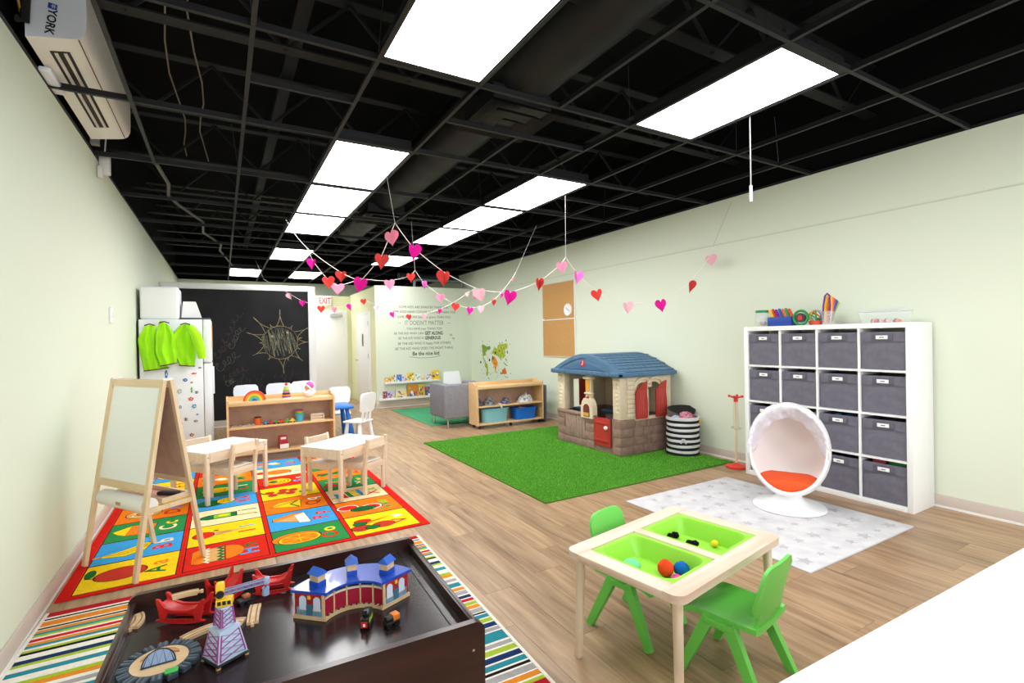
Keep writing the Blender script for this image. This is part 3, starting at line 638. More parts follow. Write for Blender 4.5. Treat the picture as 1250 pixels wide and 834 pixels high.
MB().ball((0, 0, .055), .06, mat('#f4eef2', .8), rz=.058).ball((-.055, -.02, .06), .022, mat('#f4eef2', .8)).ball((.055, -.02, .06), .022, mat('#f4eef2', .8)).obj('body', dl)
MB().ball((.005, 0, .145), .05, mat('#e85fb0', .7)).obj('hat', dl); MB().ball((-.035, -.025, .125), .028, mat('#e6a07f', .7)).obj('face', dl); MB().tube([(-.06, -.03, .165), (-.04, -.05, .15), (.02, -.052, .09), (.035, -.045, .06)], .010, mat('#fbfbfb', .7), 8).obj('ribbon', dl)
MB().box(-.02, .02, -.06, -.03, 0, .006, mat('#7fc6e8', .6), .002).obj('blue_card', None, (on_shelf(388, 0, .10, zt)[0], SY+.09, zt), .3, 'small pale blue card beside the soft doll', 'card')
# middle board
for nm, px, w_, lab in (('puzzle_tray', 288, .12, 'small wooden tray of puzzle pieces at the shelf end by the fridge'), ('puzzle_board', 303, .15, 'flat patterned puzzle board beside the orange cup')):
    p = on_shelf(px, 0, .10, zm); t = thing(nm, lab, 'puzzle', p, .05)
    MB().box(-w_/2, w_/2, -.06, .06, 0, .012, wood('#cdb79c', '#a98f76', 'x'), .002).obj('board', t)
    for k in range(6): MB().box(-w_/2+.012+k*(w_-.024)/6, -w_/2+.008+(k+1)*(w_-.024)/6, -.045, .045, .0125, .02+.004*(k % 2), mat(['#9fa9b4', '#b79a7a', '#8a93a0', '#c8b394', '#7d8793', '#bfae98'][k], .6), .002).obj('piece', t)
oc = thing('toy_pot', 'orange toy pot with a dark lid on the middle shelf board', 'toy', on_shelf(314.5, 0, .11, zm))
MB().lathe([(.032, 0), (.045, .07), (.048, .085), (.040, .085), (.036, .01), (0, .01)], mat('#e2642a', .45), 20).obj('pot', oc); MB().lathe([(0, .0855), (.038, .0855), (.034, .10), (0, .103)], mat('#3a2a26', .5), 18).obj('lid', oc)
for px, c, nm in ((324, '#5f8fc0', 'blue toy car'), (331, '#c2393f', 'small red toy car'), (337.5, '#4aa04a', 'green toy car'), (343, '#dd4a2c', 'orange red toy truck'), (350, '#57b04a', 'bright green toy animal'), (356.5, '#f0c52c', 'yellow toy duck')):
    p = on_shelf(px, 0, .08, zm); t = thing('small_toy', nm+' lined up on the middle shelf board', 'toy', p, random.uniform(-.3, .3), 'little toys in a row on the shelf')
    s_ = 1.25 if px > 340 else 1
    MB().box(-.03*s_, .03*s_, -.016, .016, .008, .024*s_, mat(c, .4), .006).box(-.014, .018, -.014, .014, .024*s_, .04*s_, mat(c, .4), .006).obj('body', t)
    for sx in (-1, 1):
        for sy in (-1, 1): MB().cyl((sx*.018*s_, sy*.013, .009), (sx*.018*s_, sy*.019, .009), .009, BLACKM, n=10).obj('wheel', t)
nc = thing('nesting_cups', 'stack of blue nesting cups topped with yellow and red ones', 'toy', on_shelf(365.5, 0, .12, zm))
MB().lathe([(.040, 0), (.050, .085), (.055, .088), (.055, .098), (.046, .098), (0, .09)], mat('#46b5d8', .4), 22).obj('cup', nc)
for k, (c, z) in enumerate((('#5fbf5a', .0985), ('#f0c23a', .112), ('#e0553a', .124), ('#7a4fa0', .136))): MB().lathe([(.043-.003*k, z), (.05-.003*k, z+.002), (.05-.003*k, z+.011), (0, z+.011)], mat(c, .4), 20).obj('cup', nc)
cr = thing('toy_crate', 'little wooden slatted crate on the middle shelf board', 'crate', on_shelf(387, 0, .10, zm))
for z in (0, .032, .064):
    for y in (-.05, .05): MB().box(-.08, .08, y-.004, y+.004, z, z+.014, BIRCH, .001).obj('slat', cr)
for x in (-.072, .072): MB().box(x-.006, x+.006, -.046, .046, 0, .078, BIRCH, .001).obj('end', cr)
MB().box(-.064, .064, -.046, .046, .001, .007, BIRCH).obj('bottom', cr)
# bottom board
ph = thing('toy_till', 'red toy cash box with a white front on the bottom shelf board', 'toy', on_shelf(345, 0, .11, zb), .1)
MB().prism([(-.06, 0), (.06, 0), (.06, .15), (.0, .15), (-.02, .09), (-.06, .07)], -.045, .045, mat('#b8303c', .45), Matrix(((0, 0, 1, 0), (1, 0, 0, 0), (0, 1, 0, 0), (0, 0, 0, 1)))).obj('body', ph)
MB().box(-.05, .05, -.066, -.0605, .005, .06, WHITE, .002).obj('front_plate', ph); MB().box(-.03, .03, -.008, -.001, .105, .135, WHITE, .002, T=TR(0, -.005, 0)).obj('screen', ph)
MB().box(-.1, .1, -.06, .06, 0, .01, mat('#d9d4cf', .6), .002).obj('paper_pad', None, on_shelf(297, 0, .14, zb), 0, 'flat pale pad lying on the bottom shelf board', 'pad')
# ================================================================== RUGS
# alphabet rug
RX0, RX1, RY0, RY1 = -.83, 1.365, 3.65, 6.66
al = thing('alphabet_rug', 'bright alphabet rug with food pictures in coloured squares', 'rug', (0, 0, 0))
def rugm(c): return mat(c, .95, .05, var=.05, vs=60, bump=.35, bs=700)
RED = rugm('#d5231c')
MB().box(RX0, RX1, RY0, RY1, .0005, .008, RED, .003).obj('border', al)
CW, RH = (RX1-RX0-.10)/4, (RY1-RY0-.07)/7
K = {'y': '#f4cf1e', 'b': '#3f9fdd', 'g': '#2f8a4a', 'o': '#ee7d1d', 'r': '#d82a1c', 'c': '#f2dcae', 'k': '#1d1a18', 'w': '#f6f2e4', 't': '#dba766', 'd': '#1f6b35', 'l': '#8bbf3a', 'm': '#c23a2a'}
def km(c): return rugm(K.get(c, c))
rows = ['yrgy', 'bybo', 'gcoc', 'obyg', 'ygro', 'yocg', 'brbo']
lets = ['AHOV', 'BIPW', 'CJQX', 'DKRY', 'ELSZ', 'FMT', 'GNU']
lcol = [('g', 'o'), ('r', 'c'), ('c', 'y'), ('r', 'b'), ('o', 'g'), ('r', 'r'), ('m', 'w')]
def cell(col, row):
    c = MB(); cx = RX0+.05+CW*(col+.5); cy = RY0+.035+RH*(row+.5)
    T = Matrix(((0, -1, 0, cx), (1, 0, 0, cy), (0, 0, 1, .0082), (0, 0, 0, 1)))   # u -> +Y, v -> -X
    w2, h2 = RH/2-.008, CW/2-.02
    lay = [0]
    def P(poly, mt, dz=None):
        lay[0] += 1; c.flat(poly, .00012*lay[0], km(mt), T)
    def O(poly, mt, g=.007):       # outlined shape
        n = len(poly); ax = sum(p[0] for p in poly)/n; ay = sum(p[1] for p in poly)/n
        R = max(math.hypot(p[0]-ax, p[1]-ay) for p in poly)
        P([(ax+(x-ax)*(1+g/R), ay+(y-ay)*(1+g/R)) for x, y in poly], 'k'); P(poly, mt)
    def line(pts, mt, wd=.007):
        lay[0] += 1; c.ribbon(pts, wd, km(mt), T @ TR(0, 0, .00012*lay[0]))
    P([(-w2-.008, -h2-.012), (w2+.008, -h2-.012), (w2+.008, h2+.012), (-w2-.008, h2+.012)], 'k'); P([(-w2-.003, -h2-.016), (w2+.003, -h2-.016), (w2+.003, h2+.016), (-w2-.003, h2+.016)], 'r')
    P([(-w2-.002, -h2-.006), (w2+.002, -h2-.006), (w2+.002, h2+.006), (-w2-.002, h2+.006)], 'k')
    P([(-w2, -h2), (w2, -h2), (w2, h2), (-w2, h2)], rows[row][col])
    if col < len(lets[row]):
        L_ = lets[row][col]; k = (row+col*2) % 7; a, b_ = lcol[k]
        if rows[row][col] == a: a = 'b'
        if rows[row][col] == b_: b_ = 'l'
        if rows[row][col] == 'r' and a == 'r': a = 'b'
        lay[0] += 1
        if L_ == 'H': a, b_ = 'b', 'd'
        if L_ == 'A': a, b_ = 'd', 'o'
        if L_ == 'O': a, b_ = 'r', 'y'
        c.text(L_, .16, km(a), T @ TR(-.055, -h2+.105, .00012*lay[0]), bold=.003); c.text(L_.lower(), .16, km(b_), T @ TR(.06, -h2+.105, .00012*lay[0]), bold=.003)
    else: L_ = '+'
    y0 = .07
    if L_ == 'A': O(ell(.0, y0-.02, .10, .13), 'm'); line([(-.01, y0+.1), (.01, y0+.16)], 'k', .01); O(ell(.07, y0+.14, .06, .025), 'd'); line([(.05, y0-.07), (.04, y0-.11)], 'r')
    elif L_ == 'B':
        O([(-.08, y0+.14), (-.05, y0+.13), (.0, y0+.02), (.09, y0-.10), (.06, y0-.13), (-.06, y0-.10), (-.12, y0-.0)], 'y'); line([(-.06, y0+.12), (-.07, y0), (.03, y0-.11)], 'k', .005); line([(-.05, y0+.12), (-.03, y0), (.06, y0-.1)], 'k', .005); O([(-.085, y0+.18), (-.06, y0+.18), (-.05, y0+.13), (-.08, y0+.14)], 't')
    elif L_ == 'C': O([(-.13, y0-.10), (.10, y0-.12), (.12, y0+.04), (-.10, y0+.06)], 'o'); O([(-.10, y0+.06), (.12, y0+.04), (.02, y0+.15), (-.05, y0+.11)], 'y'); [O(ell(x, y0+y, .014, .014, 8), 't', .003) for x, y in ((-.05, 0), (.05, -.05), (-.07, -.06), (.07, .0))]
    elif L_ == 'D': O(ell(0, y0, .11, .12), 't'); O(ell(0, y0, .04, .045), 'o'); [P(ell(.07*math.cos(a), y0+.08*math.sin(a), .01, .008, 6), 'w') for a in (0, 1, 2, 3, 4, 5)]
    elif L_ == 'H':
        O([(-.12, y0+.06), (.12, y0+.06), (.125, y0+.10), (.10, y0+.135), (-.10, y0+.135), (-.125, y0+.10)], 'o'); O([(-.12, y0-.05), (.12, y0-.05), (.12, y0+.06), (-.12, y0+.06)], 't'); O(arc(0, y0-.06, .125, PI, 2*PI, 14, .11), 'o'); line([(-.13+.026*i, y0-.035+(.016 if i % 2 else -.012)) for i in range(11)], 'd', .028); line([(-.13+.026*i, y0+.05+(.014 if i % 2 else -.014)) for i in range(11)], 'w', .013)
    elif L_ == 'I': O([(-.05, y0+.04), (.05, y0+.04), (.01, y0-.20)], 't'); O(ell(.0, y0+.08, .065, .065, 14), 'r'); line([(-.03, y0), (.02, y0-.1)], 'k', .004); line([(.03, y0), (-.01, y0-.1)], 'k', .004); P(ell(.07, y0+.0, .012, .02, 7), 'k')
    elif L_ == 'J': O([(-.06, y0-.14), (.06, y0-.14), (.06, y0+.06), (.025, y0+.12), (-.025, y0+.12), (-.06, y0+.06)], 'd'); P([(-.045, y0-.10), (.045, y0-.10), (.045, y0+.02), (-.045, y0+.02)], 'l'); P(ell(.01, y0-.05, .03, .04, 10), 'y'); line([(.0, y0+.12), (.03, y0+.19)], 'r', .01)
    elif L_ == 'K': O(ell(-.01, y0+.05, .09, .10), 'd'); O(ell(.02, y0-.07, .085, .07), 'y'); line([(-.02, y0-.09), (.02, y0-.10), (.06, y0-.08)], 'k', .005); [P(ell(x, y0-.05, .006, .008, 6), 'k') for x in (.0, .045)]
    elif L_ == 'L': O(ell(0, y0, .09, .13), 'y'); line([(-.04, y0-.05), (.0, y0-.07), (.04, y0-.05)], 'k', .006)
    elif L_ == 'O':
        O(ell(.01, y0+.02, .10, .16), 'o'); O(ell(-.02, y0, .09, .14), 'y'); P(ell(-.02, y0, .08, .125), 'o')
        for a in range(8): line([(-.02, y0), (-.02+.075*math.cos(a*PI/4), y0+.12*math.sin(a*PI/4))], 'y', .006)
    elif L_ == 'P': O([(-.12, y0-.12), (.13, y0-.10), (.02, y0+.14)], 't'); O([(-.12, y0-.12), (-.10, y0-.04), (.10, y0-.02), (.13, y0-.10)], 'w'); O([(.02, y0+.14), (.13, y0-.1), (.15, y0-.02), (.07, y0+.14)], 'o')
    elif L_ == 'Q': O([(-.11, y0-.10), (.10, y0-.12), (.08, y0+.06), (-.02, y0+.13)], 'y'); line([(-.1, y0-.09), (.0, y0-.03), (.09, y0-.1)], 'd', .02); line([(-.02, y0+.12), (.05, y0-.02), (.09, y0-.1)], 'm', .014)
    elif L_ == 'R': [O(ell(x, y0+y, .045, .04, 9), 'm', .004) for x, y in ((-.06, .08), (.03, .1), (-.02, .0), (.06, -.02), (-.06, -.07), (.03, -.1))]; line([(.0, y0+.14), (.08, y0+.18)], 'd', .02)
    elif L_ == 'S':
        O(ell(0, y0, .11, .13), 'y')
        for k in range(3): line([(.03*(k+1)*math.cos(t*.6), y0+.035*(k+1)*math.sin(t*.6)) for t in range(10)], 'm', .012)
        O(ell(.0, y0+.04, .035, .04, 10), 'd', .004)
    elif L_ == 'T': O(ell(-.01, y0-.04, .09, .13), 'o'); O(ell(.02, y0+.12, .05, .05, 12), 'm'); line([(-.05, y0), (.0, y0-.1), (.05, y0-.03)], 't', .015)
    elif L_ == 'V': O(ell(-.07, y0+.10, .06, .07), 'm'); O(ell(-.07, y0-.07, .06, .08), 'm'); O(ell(-.09, y0+.02, .04, .05), 'd'); O([(.0, y0+.03), (.04, y0+.06), (.08, y0-.16)], 'o'); O(ell(.07, y0+.06, .04, .06), 'r'); O(ell(.02, y0+.09, .04, .05, 12), 'd')
    elif L_ == 'W':
        for s in (-1, 1): O(ell(.0+.03*s, y0+.09*s, .07, .09), 'w'); P(ell(.0+.03*s, y0+.09*s, .058, .077), 'r')
        O(ell(-.05, y0-.02, .06, .10), 'd'); [line([(-.09+.03*k, y0-.09), (-.08+.03*k, y0+.06)], 'k', .006) for k in range(3)]
    elif L_ == 'X': [O([(-.10+.0*k, y0-.13+.05*k), (.10-.01*k, y0-.11+.05*k), (.09-.01*k, y0-.075+.05*k), (-.09, y0-.09+.05*k)], c_, .004) for k, c_ in enumerate('bygrb')]; line([(-.08, y0-.14), (-.06, y0+.16)], 'k', .008); line([(.10, y0-.2), (.12, y0+.0)], 'k', .008)
    elif L_ == 'Y': O(ell(-.06, y0-.03, .05, .06), 'o'); O(ell(-.05, y0+.09, .05, .06), 'r'); line([(.02, y0-.12), (.06, y0+.12)], 'r', .02); line([(.06, y0-.12), (.09, y0+.12)], 't', .02)
    elif L_ == 'Z': O([(-.05, y0-.14), (.02, y0-.13), (.06, y0+.12), (-.02, y0+.15)], 'd'); line([(-.06, y0+.12), (.08, y0-.12)], 'd', .03)
    else:
        for k in range(4): O(ell(-.06+.04*k, y0+.09*math.cos(k*2.2), .045, .055, 12), 'tywo'[k] if rows[row][col] != 'tywo'[k] else 'm', .005)
    c.obj('rug_square', al)
for col in range(4):
    for row in range(7): cell(col, row)
# striped rug
sr = thing('striped_rug', 'multicoloured striped rug under the train table', 'rug', (1.20, 3.46, 0), math.radians(-1.6))
seq = 'R.05 w.02 k.014 w.016 o.05 w.016 k.014 w.01 o.025 t.022 g.018 w.02 r.025 w.012 o.025 t.022 w.022 g.02 k.02 w.045 n.035 g.022 w.04 t.035 w.05 g.028 o.032 w.03 s.03 w.025 t.045 w.016 o.03 w.012 s.04 w.014 n.028 w.012 r.025 w.014 g.028 w.008 o.03 w.012 s.035 w.008 k.012 w.01 t.03 w.012 g.03 w.012 n.035 w.01 s.025 w.012 t.07 w.016 s.025 w.014 g.032 w.014 n.035 w.012 t.032 w.012 k.016 w.012 s.035 w.01 o.03 w.012 g.02'.split()
sc = {'R': '#b3202a', 'r': '#c8202c', 'w': '#e9e4da', 'k': '#1c1b1d', 'o': '#e08a2e', 't': '#2f8795', 'g': '#a2ba35', 'n': '#1f3560', 's': '#a29f9f'}
st_ = MB(); y = 0; Wd = 2.03; i = 0
while y < 2.22:
    s = seq[i % len(seq)]; i += 1; h = float(s[1:])*1.0; h = min(h, 2.24-y)
    st_.box(-Wd, 0, -y-h, -y, .0005, .0085 if s[0] == 'w' else .0095, rugm(sc[s[0]])); y += h
st_.obj('woven_stripes', sr)
for xe in (-.016, -Wd-.004): MB().box(xe, xe+.018, -2.24, .004, .0005, .0105, rugm('#e9e4da'), .002).obj('edge_binding', sr)
# star rug
sg = thing('star_rug', 'pale grey rug printed with small stars beneath the egg chair', 'rug', (2.975, 1.665, 0), 0)
SW, SHh = 1.325, 1.545
MB().box(0, SW, 0, SHh, .0005, .008, mat('#dbd9db', .95, .05, second='#cfcdd1', vs=9, bump=.3, bs=600), .003).obj('pile', sg)
MB().box(-.006, SW+.006, -.006, SHh+.006, .0003, .006, mat('#c2c0c6', .9), .002).obj('edge_binding', sg)
stm = mat('#bfbcc2', .95, .05, var=.08, vs=40)
for a in range(7):
    for b_ in range(8):
        x = .12+a*.18+(.09 if b_ % 2 else 0); yy = .1+b_*.19; rr = random.choice((.035, .045, .06)); ph_ = random.uniform(0, 1.2)
        if x > SW-.07: continue
        MB().flat([(x+(rr if k % 2 == 0 else rr*.45)*math.cos(ph_+k*PI/5), yy+(rr if k % 2 == 0 else rr*.45)*math.sin(ph_+k*PI/5)) for k in range(10)], .0084, stm).obj('star', sg)
# artificial grass
gr = thing('grass_rug', 'bright green artificial grass mat before the playhouse', 'rug', (2.36, 3.54, 0))
GW, GH = 2.50, 2.98
MB().box(0, GW, 0, GH, .0005, .010, mat('#4c7a2a', .95, .05), .002).obj('backing', gr)
rng = np.random.default_rng(3); n = 150000
bx, by = rng.uniform(.004, GW-.004, n), rng.uniform(.004, GH-.004, n)
wx_, wy_ = bx+2.36, by+3.54
free = ~((wx_ > 3.97) & (wx_ < 4.88) & (wy_ > 4.37) & (wy_ < 5.70)) & (np.hypot(wx_-4.74, wy_-4.13) > .21)
bx, by = bx[free], by[free]; n = len(bx); an = rng.uniform(0, 2*PI, n); ln = rng.uniform(.010, .020, n); tl = rng.uniform(0, .012, n); ta = rng.uniform(0, 2*PI, n)
wd = .0022
V = np.zeros((n, 3, 3)); V[:, 0] = np.stack([bx-wd*np.cos(an), by-wd*np.sin(an), np.full(n, .009)], 1); V[:, 1] = np.stack([bx+wd*np.cos(an), by+wd*np.sin(an), np.full(n, .009)], 1); V[:, 2] = np.stack([np.clip(bx+tl*np.cos(ta), 0, GW), np.clip(by+tl*np.sin(ta), 0, GH), .009+ln], 1)
me = bpy.data.meshes.new('grass_blades'); me.vertices.add(n*3); me.vertices.foreach_set('co', V.reshape(-1)); me.loops.add(n*3); me.loops.foreach_set('vertex_index', np.arange(n*3, dtype=np.int32)); me.polygons.add(n); me.polygons.foreach_set('loop_start', np.arange(0, n*3, 3, dtype=np.int32)); me.update(calc_edges=True)
for c in ('#68b836', '#54a428', '#86cc56'): me.materials.append(mat(c, .7, .2))
me.polygons.foreach_set('material_index', rng.integers(0, 3, n).astype(np.int32)); me.validate()
o = bpy.data.objects.new('grass_blades', me); C.objects.link(o); tag(o, gr, kind='stuff')

# ================================================================== EASEL
ea = thing('easel', 'wooden standing easel with a whiteboard and a paper roll', 'easel', (-.459, 4.02, .0125), math.atan2(-.504, .343))
# local x along the board, -y is the whiteboard side
EW, ED, EH = .60, .205, 1.185
for s, nm in ((-1, 'whiteboard'), (1, 'blackboard')):
    for x in (-EW/2+.02, EW/2-.02):
        MB().bar((x, s*ED, 0), (x, s*.02, EH), .032, .022, PINE, up=(0, 1, 0)).obj('leg', ea)
    def on(z): return s*(ED+(.02-ED)*z/EH)
    for z in (EH-.025, .53): MB().bar((-EW/2+.036, on(z), z), (EW/2-.036, on(z), z), .018, .045, PINEX).obj('rail', ea)
    V = [(-EW/2+.03, on(.54), .54), (EW/2-.03, on(.54), .54), (EW/2-.03, on(EH-.03), EH-.03), (-EW/2+.03, on(EH-.03), EH-.03)]
    V += [(x, y-s*.008, z) for x, y, z in V]
    bm_ = MB(); bm_.add(V, [(0, 1, 2, 3), (0, 4, 5, 1), (1, 5, 6, 2), (2, 6, 7, 3), (3, 7, 4, 0)], mat('#f6f8f8', .25, .5) if s < 0 else mat('#2a2a2c', .7)); bm_.add(V, [(7, 6, 5, 4)], BACKB); bm_.obj(nm, ea)
for x in (-EW/2+.02, EW/2-.02):
    MB().bar((x, -.15, .40), (x, .15, .40), .018, .028, PINE).obj('brace', ea); MB().box(x-.012, x+.012, -.03, .03, EH-.004, EH+.012, WHITE, .004).obj('hinge', ea)
MB().cyl((-EW/2+.05, -.10, .42), (EW/2-.05, -.10, .42), .05, mat('#f2f2f0', .8), n=20).obj('paper_roll', ea); MB().box(-.02, .03, -.1515, -.1495, .41, .43, mat('#b89b6e', .8)).obj('roll_tape', ea)
tr = MB().box(-.24, .24, -.02, .13, .416, .420, mat('#e8aaa4', .7))
for y0_, y1_ in ((-.03, -.018), (.13, .142)): tr.box(-.25, .25, y0_, y1_, .414, .445, PINEX)
for x in (-.25, .238): tr.box(x, x+.012, -.018, .13, .414, .445, PINEX)
tr.obj('tray', ea)
MB().box(-.07, .07, -.022, .022, 0, .022, mat('#22242b', .7), .005).obj('board_eraser', None, ea.matrix_basis @ Vector((.12, .085, .4215)), ea.rotation_euler.z+.3, 'dark felt eraser lying in the easel tray', 'eraser')

# ================================================================== CHILD TABLES AND CHAIRS
def child_table():
    t = thing('child_table', 'x', 'table', (0, 0, 0), 0, 'small pine play tables'); L, W, H = .63, .48, .45
    for x in (-1, 1):
        for y in (-1, 1): MB().box(x*(L/2-.016)-.016, x*(L/2-.016)+.016, y*(W/2-.016)-.016, y*(W/2-.016)+.016, 0, H-.001, BIRCHZ, .003).cyl((x*(L/2-.018), y*(W/2)-y*.001, H-.035), (x*(L/2-.018), y*(W/2)+y*.001, H-.035), .006, mat('#6b6b6b', .4, metal=.6), n=8).obj('leg', t)
    for y in (-1, 1): MB().box(-L/2+.036, L/2-.036, y*(W/2-.01)-.009, y*(W/2-.01)+.009, H-.085, H-.001, BIRCH, .002).obj('apron', t)
    for x in (-1, 1): MB().box(x*(L/2-.01)-.009, x*(L/2-.01)+.009, -W/2+.036, W/2-.036, H-.085, H-.001, BIRCH, .002).obj('apron', t)
    MB().box(-L/2-.002, L/2+.002, -W/2-.002, W/2+.002, H, H+.008, mat('#f6f6f3', .35, .5), .002).obj('table_top', t)
    return t
def child_chair():
    t = thing('child_chair', 'x', 'chair', (0, 0, 0), 0, 'small pine chairs at the play tables'); W, D = .28, .28
    for s in (-1, 1):
        x = s*(W/2-.014)
        MB().box(x-.014, x+.014, D/2-.028, D/2, 0, .275, BIRCHZ, .003).obj('leg', t)
        MB().bar((x, -D/2+.014, 0), (x, -D/2+.014, .26), .028, .028, BIRCHZ, up=(0, 1, 0)).bar((x, -D/2+.014, .26), (x, -D/2-.025, .505), .028, .028, BIRCHZ, up=(0, 1, 0)).obj('leg', t)
        MB().box(x-.009, x+.009, -D/2+.028, D/2-.028, .215, .275, BIRCH, .002).obj('side_rail', t)
    for y in (-D/2+.014, D/2-.014): MB().box(-W/2+.028, W/2-.028, y-.009, y+.009, .215, .275, BIRCH, .002).obj('cross_rail', t)
    MB().box(-W/2+.01, W/2-.01, -D/2+.03, D/2-.01, .2755, .282, mat('#eee9e4', .45), .002).obj('seat', t)
    MB().bar((-W/2+.028, -D/2-.017, .455), (W/2-.028, -D/2-.017, .455), .016, .085, BIRCH, up=(0, .16, 1)).obj('backrest', t)
    return t
RT = .0125          # on top of the rug print
ta_, ca_ = child_table(), child_chair()
t1, t2 = math.radians(35), math.radians(37)
def loc(cx, cy, a, x, y): return (cx+x*math.cos(a)-y*math.sin(a), cy+x*math.sin(a)+y*math.cos(a), RT)
T1, T2 = (.995, 4.90), (-.03, 5.44)
ta_.location = (*T1, RT); ta_.rotation_euler.z = t1; ta_['label'] = 'small pine table with a white top, beside the bare oak floor'
dup(ta_, (*T2, RT), t2, 'small pine table with a white top, just behind the easel')
ca_.location = loc(*T1, t1, .07, -.155); ca_.rotation_euler.z = t1; ca_['label'] = 'small pine chair beside the X square at the table by the oak floor'
dup(ca_, loc(*T1, t1, -.03, .17), t1+PI, 'small pine chair on the toy shelf side of the table by the oak floor')
dup(ca_, loc(*T2, t2, -.0, -.16), t2+.02, 'small pine chair above the K square at the table behind the easel')
dup(ca_, loc(*T2, t2, .0, .17), t2+PI, 'small pine chair between the fridge and the table behind the easel')

# ================================================================== BLUE TABLES, WHITE CHAIRS
BLUE = mat('#1f78d6', .35, .45)
def blue_table():
    t = thing('play_table', 'x', 'table', (0, 0, 0), 0, 'blue plastic play tables'); L, W, H = .77, .55, .48
    MB().box(-L/2, L/2, -W/2, W/2, H-.045, H, BLUE, .02, seg=3).obj('table_top', t)
    for x in (-1, 1):
        for y in (-1, 1): MB().cyl((x*(L/2-.03), y*(W/2-.03), 0), (x*(L/2-.09), y*(W/2-.09), H-.044), .045, BLUE, .028, n=14).obj('leg', t)
    return t
WPL = mat('#f1f3f8', .35, .45)
def white_chair():
    t = thing('plastic_chair', 'x', 'chair', (0, 0, 0), 0, 'white plastic chairs round the blue tables'); W = .32
    MB().box(-W/2, W/2, -.14, .15, .27, .30, WPL, .014, seg=3).obj('seat', t)
    for x in (-1, 1):
        for y in (-1, 1): MB().cyl((x*.145, y*.125, 0), (x*.115, y*.10, .272), .034, WPL, .024, n=12).obj('leg', t)
    T = TR(0, -.125, .30) @ RX(.14)
    for x in (-.085, 0, .085): MB().box(x-.018, x+.018, -.011, .011, -.01, .16, WPL, .006, T).obj('slat', t)
    poly = [(-.15, .14), (-.10, .12), (.10, .12), (.15, .14), (.17, .30), (.16, .36), (.13, .385), (0, .39), (-.13, .385), (-.16, .36), (-.17, .30)]
    MB().prism(poly, -.014, .014, WPL, T @ RX(PI/2)).obj('backrest', t, sharp=50)
    return t
bt, wc = blue_table(), white_chair()
bt.location = (1.27, 7.74, .0005); bt['label'] = 'blue plastic play table at the open end of the toy shelf'
dup(bt, (.47, 7.76, .0005), 0, 'blue plastic play table between the fridge and the other blue table')
wc.location = (1.66, 7.24, .0005); wc.rotation_euler.z = math.radians(40); wc['label'] = 'white plastic chair standing sideways past the toy shelf end, slats showing'
dup(wc, (1.60, 8.22, .0005), math.radians(170), 'white plastic chair at the far side of the blue table, before the exit alcove')
dup(wc, (1.16, 8.55, .0005), math.radians(190), 'white plastic chair behind the pink hatted doll').scale = (1.1, 1.1, 1.15)
dup(wc, (.745, 8.36, .0005), math.radians(176), 'white plastic chair behind the stacking tower, before the chalkboard').scale = (1.1, 1.1, 1.15)
dup(wc, (.32, 8.36, .0005), math.radians(186), 'white plastic chair behind the rainbow stacker, before the chalkboard').scale = (1.0, 1.1, 1.15)

# ================================================================== READING CORNER
ar = thing('armchair', 'grey fabric cube armchair on short chrome legs', 'armchair', (3.02, 7.31, 0))
GF = mat('#85858c', .9, .1, var=.05, vs=20, bump=.5, bs=14)
aw, ad = .74, .70
MB().box(0, aw, 0, .16, .155, .70, GF, .03, seg=3).obj('backrest', ar)
MB().box(0, .15, .161, ad, .155, .70, GF, .03, seg=3).obj('armrest', ar); MB().box(aw-.15, aw, .161, ad, .155, .70, GF, .03, seg=3).obj('armrest', ar)
MB().box(.151, aw-.151, .161, ad-.01, .155, .40, GF, .02, seg=3).obj('seat', ar)
for x in (.06, aw-.06):
    for y in (.05, ad-.06): MB().cyl((x, y, .0075), (x, y, .155), .018, CHROME, n=14).obj('leg', ar)
wch = thing('shell_chair', 'white shell chair showing its tapered back above the grey armchair', 'chair', (3.78, 8.55, .0085), .2)
MB().prism([(-.22, .40), (.22, .40), (.17, .80), (.15, .815), (-.15, .815), (-.17, .80)], -.01, .012, WPL, TR(0, .1, 0) @ RX(PI/2-.12)).obj('backrest', wch)
MB().box(-.22, .22, -.40, .04, .38, .41, WPL, .012).obj('seat', wch)
for x in (-1, 1):
    for y in (-.34, .0): MB().cyl((x*.20, y, 0), (x*.16, y, .385), .014, PINE, n=10).obj('leg', wch)
low_shelf('toy_shelf', 'low maple shelf on black casters holding two plastic tubs', 3.415, 4.65, 6.98, .31, .70, .06, .335, True)
MB().box(0, .035, -.0, .50, 0, .62, mat('#6b7078', .8), .015, T=TR(0, 0, 0)).obj('folded_mat', None, (4.70, 7.0, .0005), .0, 'grey folded mat standing upright behind the caster shelf end', 'mat')
def tub(name, lab, x, y, z, w0, d0, w1, d1, h, mt, rd):
    t = thing(name, lab, 'tub', (x, y, z)); b_ = MB(); n_ = 28
    def ring(w_, d_, zz): 
        out = []
        for i_ in range(n_):
            a = 2*PI*i_/n_; c_, s_ = math.cos(a), math.sin(a); e = rd
            out.append((w_/2*math.copysign(abs(c_)**e, c_), d_/2*math.copysign(abs(s_)**e, s_), zz))
        return out
    rs = [ring(w0, d0, .002), ring(w1, d1, h), ring(w1+.03, d1+.03, h), ring(w1+.03, d1+.03, h+.012), ring(w1-.01, d1-.01, h+.012), ring(w0-.012, d0-.012, .012)]
    V = sum(rs, []); F = [tuple(range(n_-1, -1, -1)), tuple(range(5*n_, 6*n_))]
    for k in range(5): F += [(k*n_+i_, k*n_+(i_+1) % n_, (k+1)*n_+(i_+1) % n_, (k+1)*n_+i_) for i_ in range(n_)]
    b_.add(V, F, mt); b_.obj('tub_body', t); return t
zs = .0825
t = tub('plastic_tub', 'pale aqua oval plastic tub on the caster shelf', 3.78, 7.115, zs, .44, .20, .49, .235, .21, mat('#86c3cd', .35), .8)
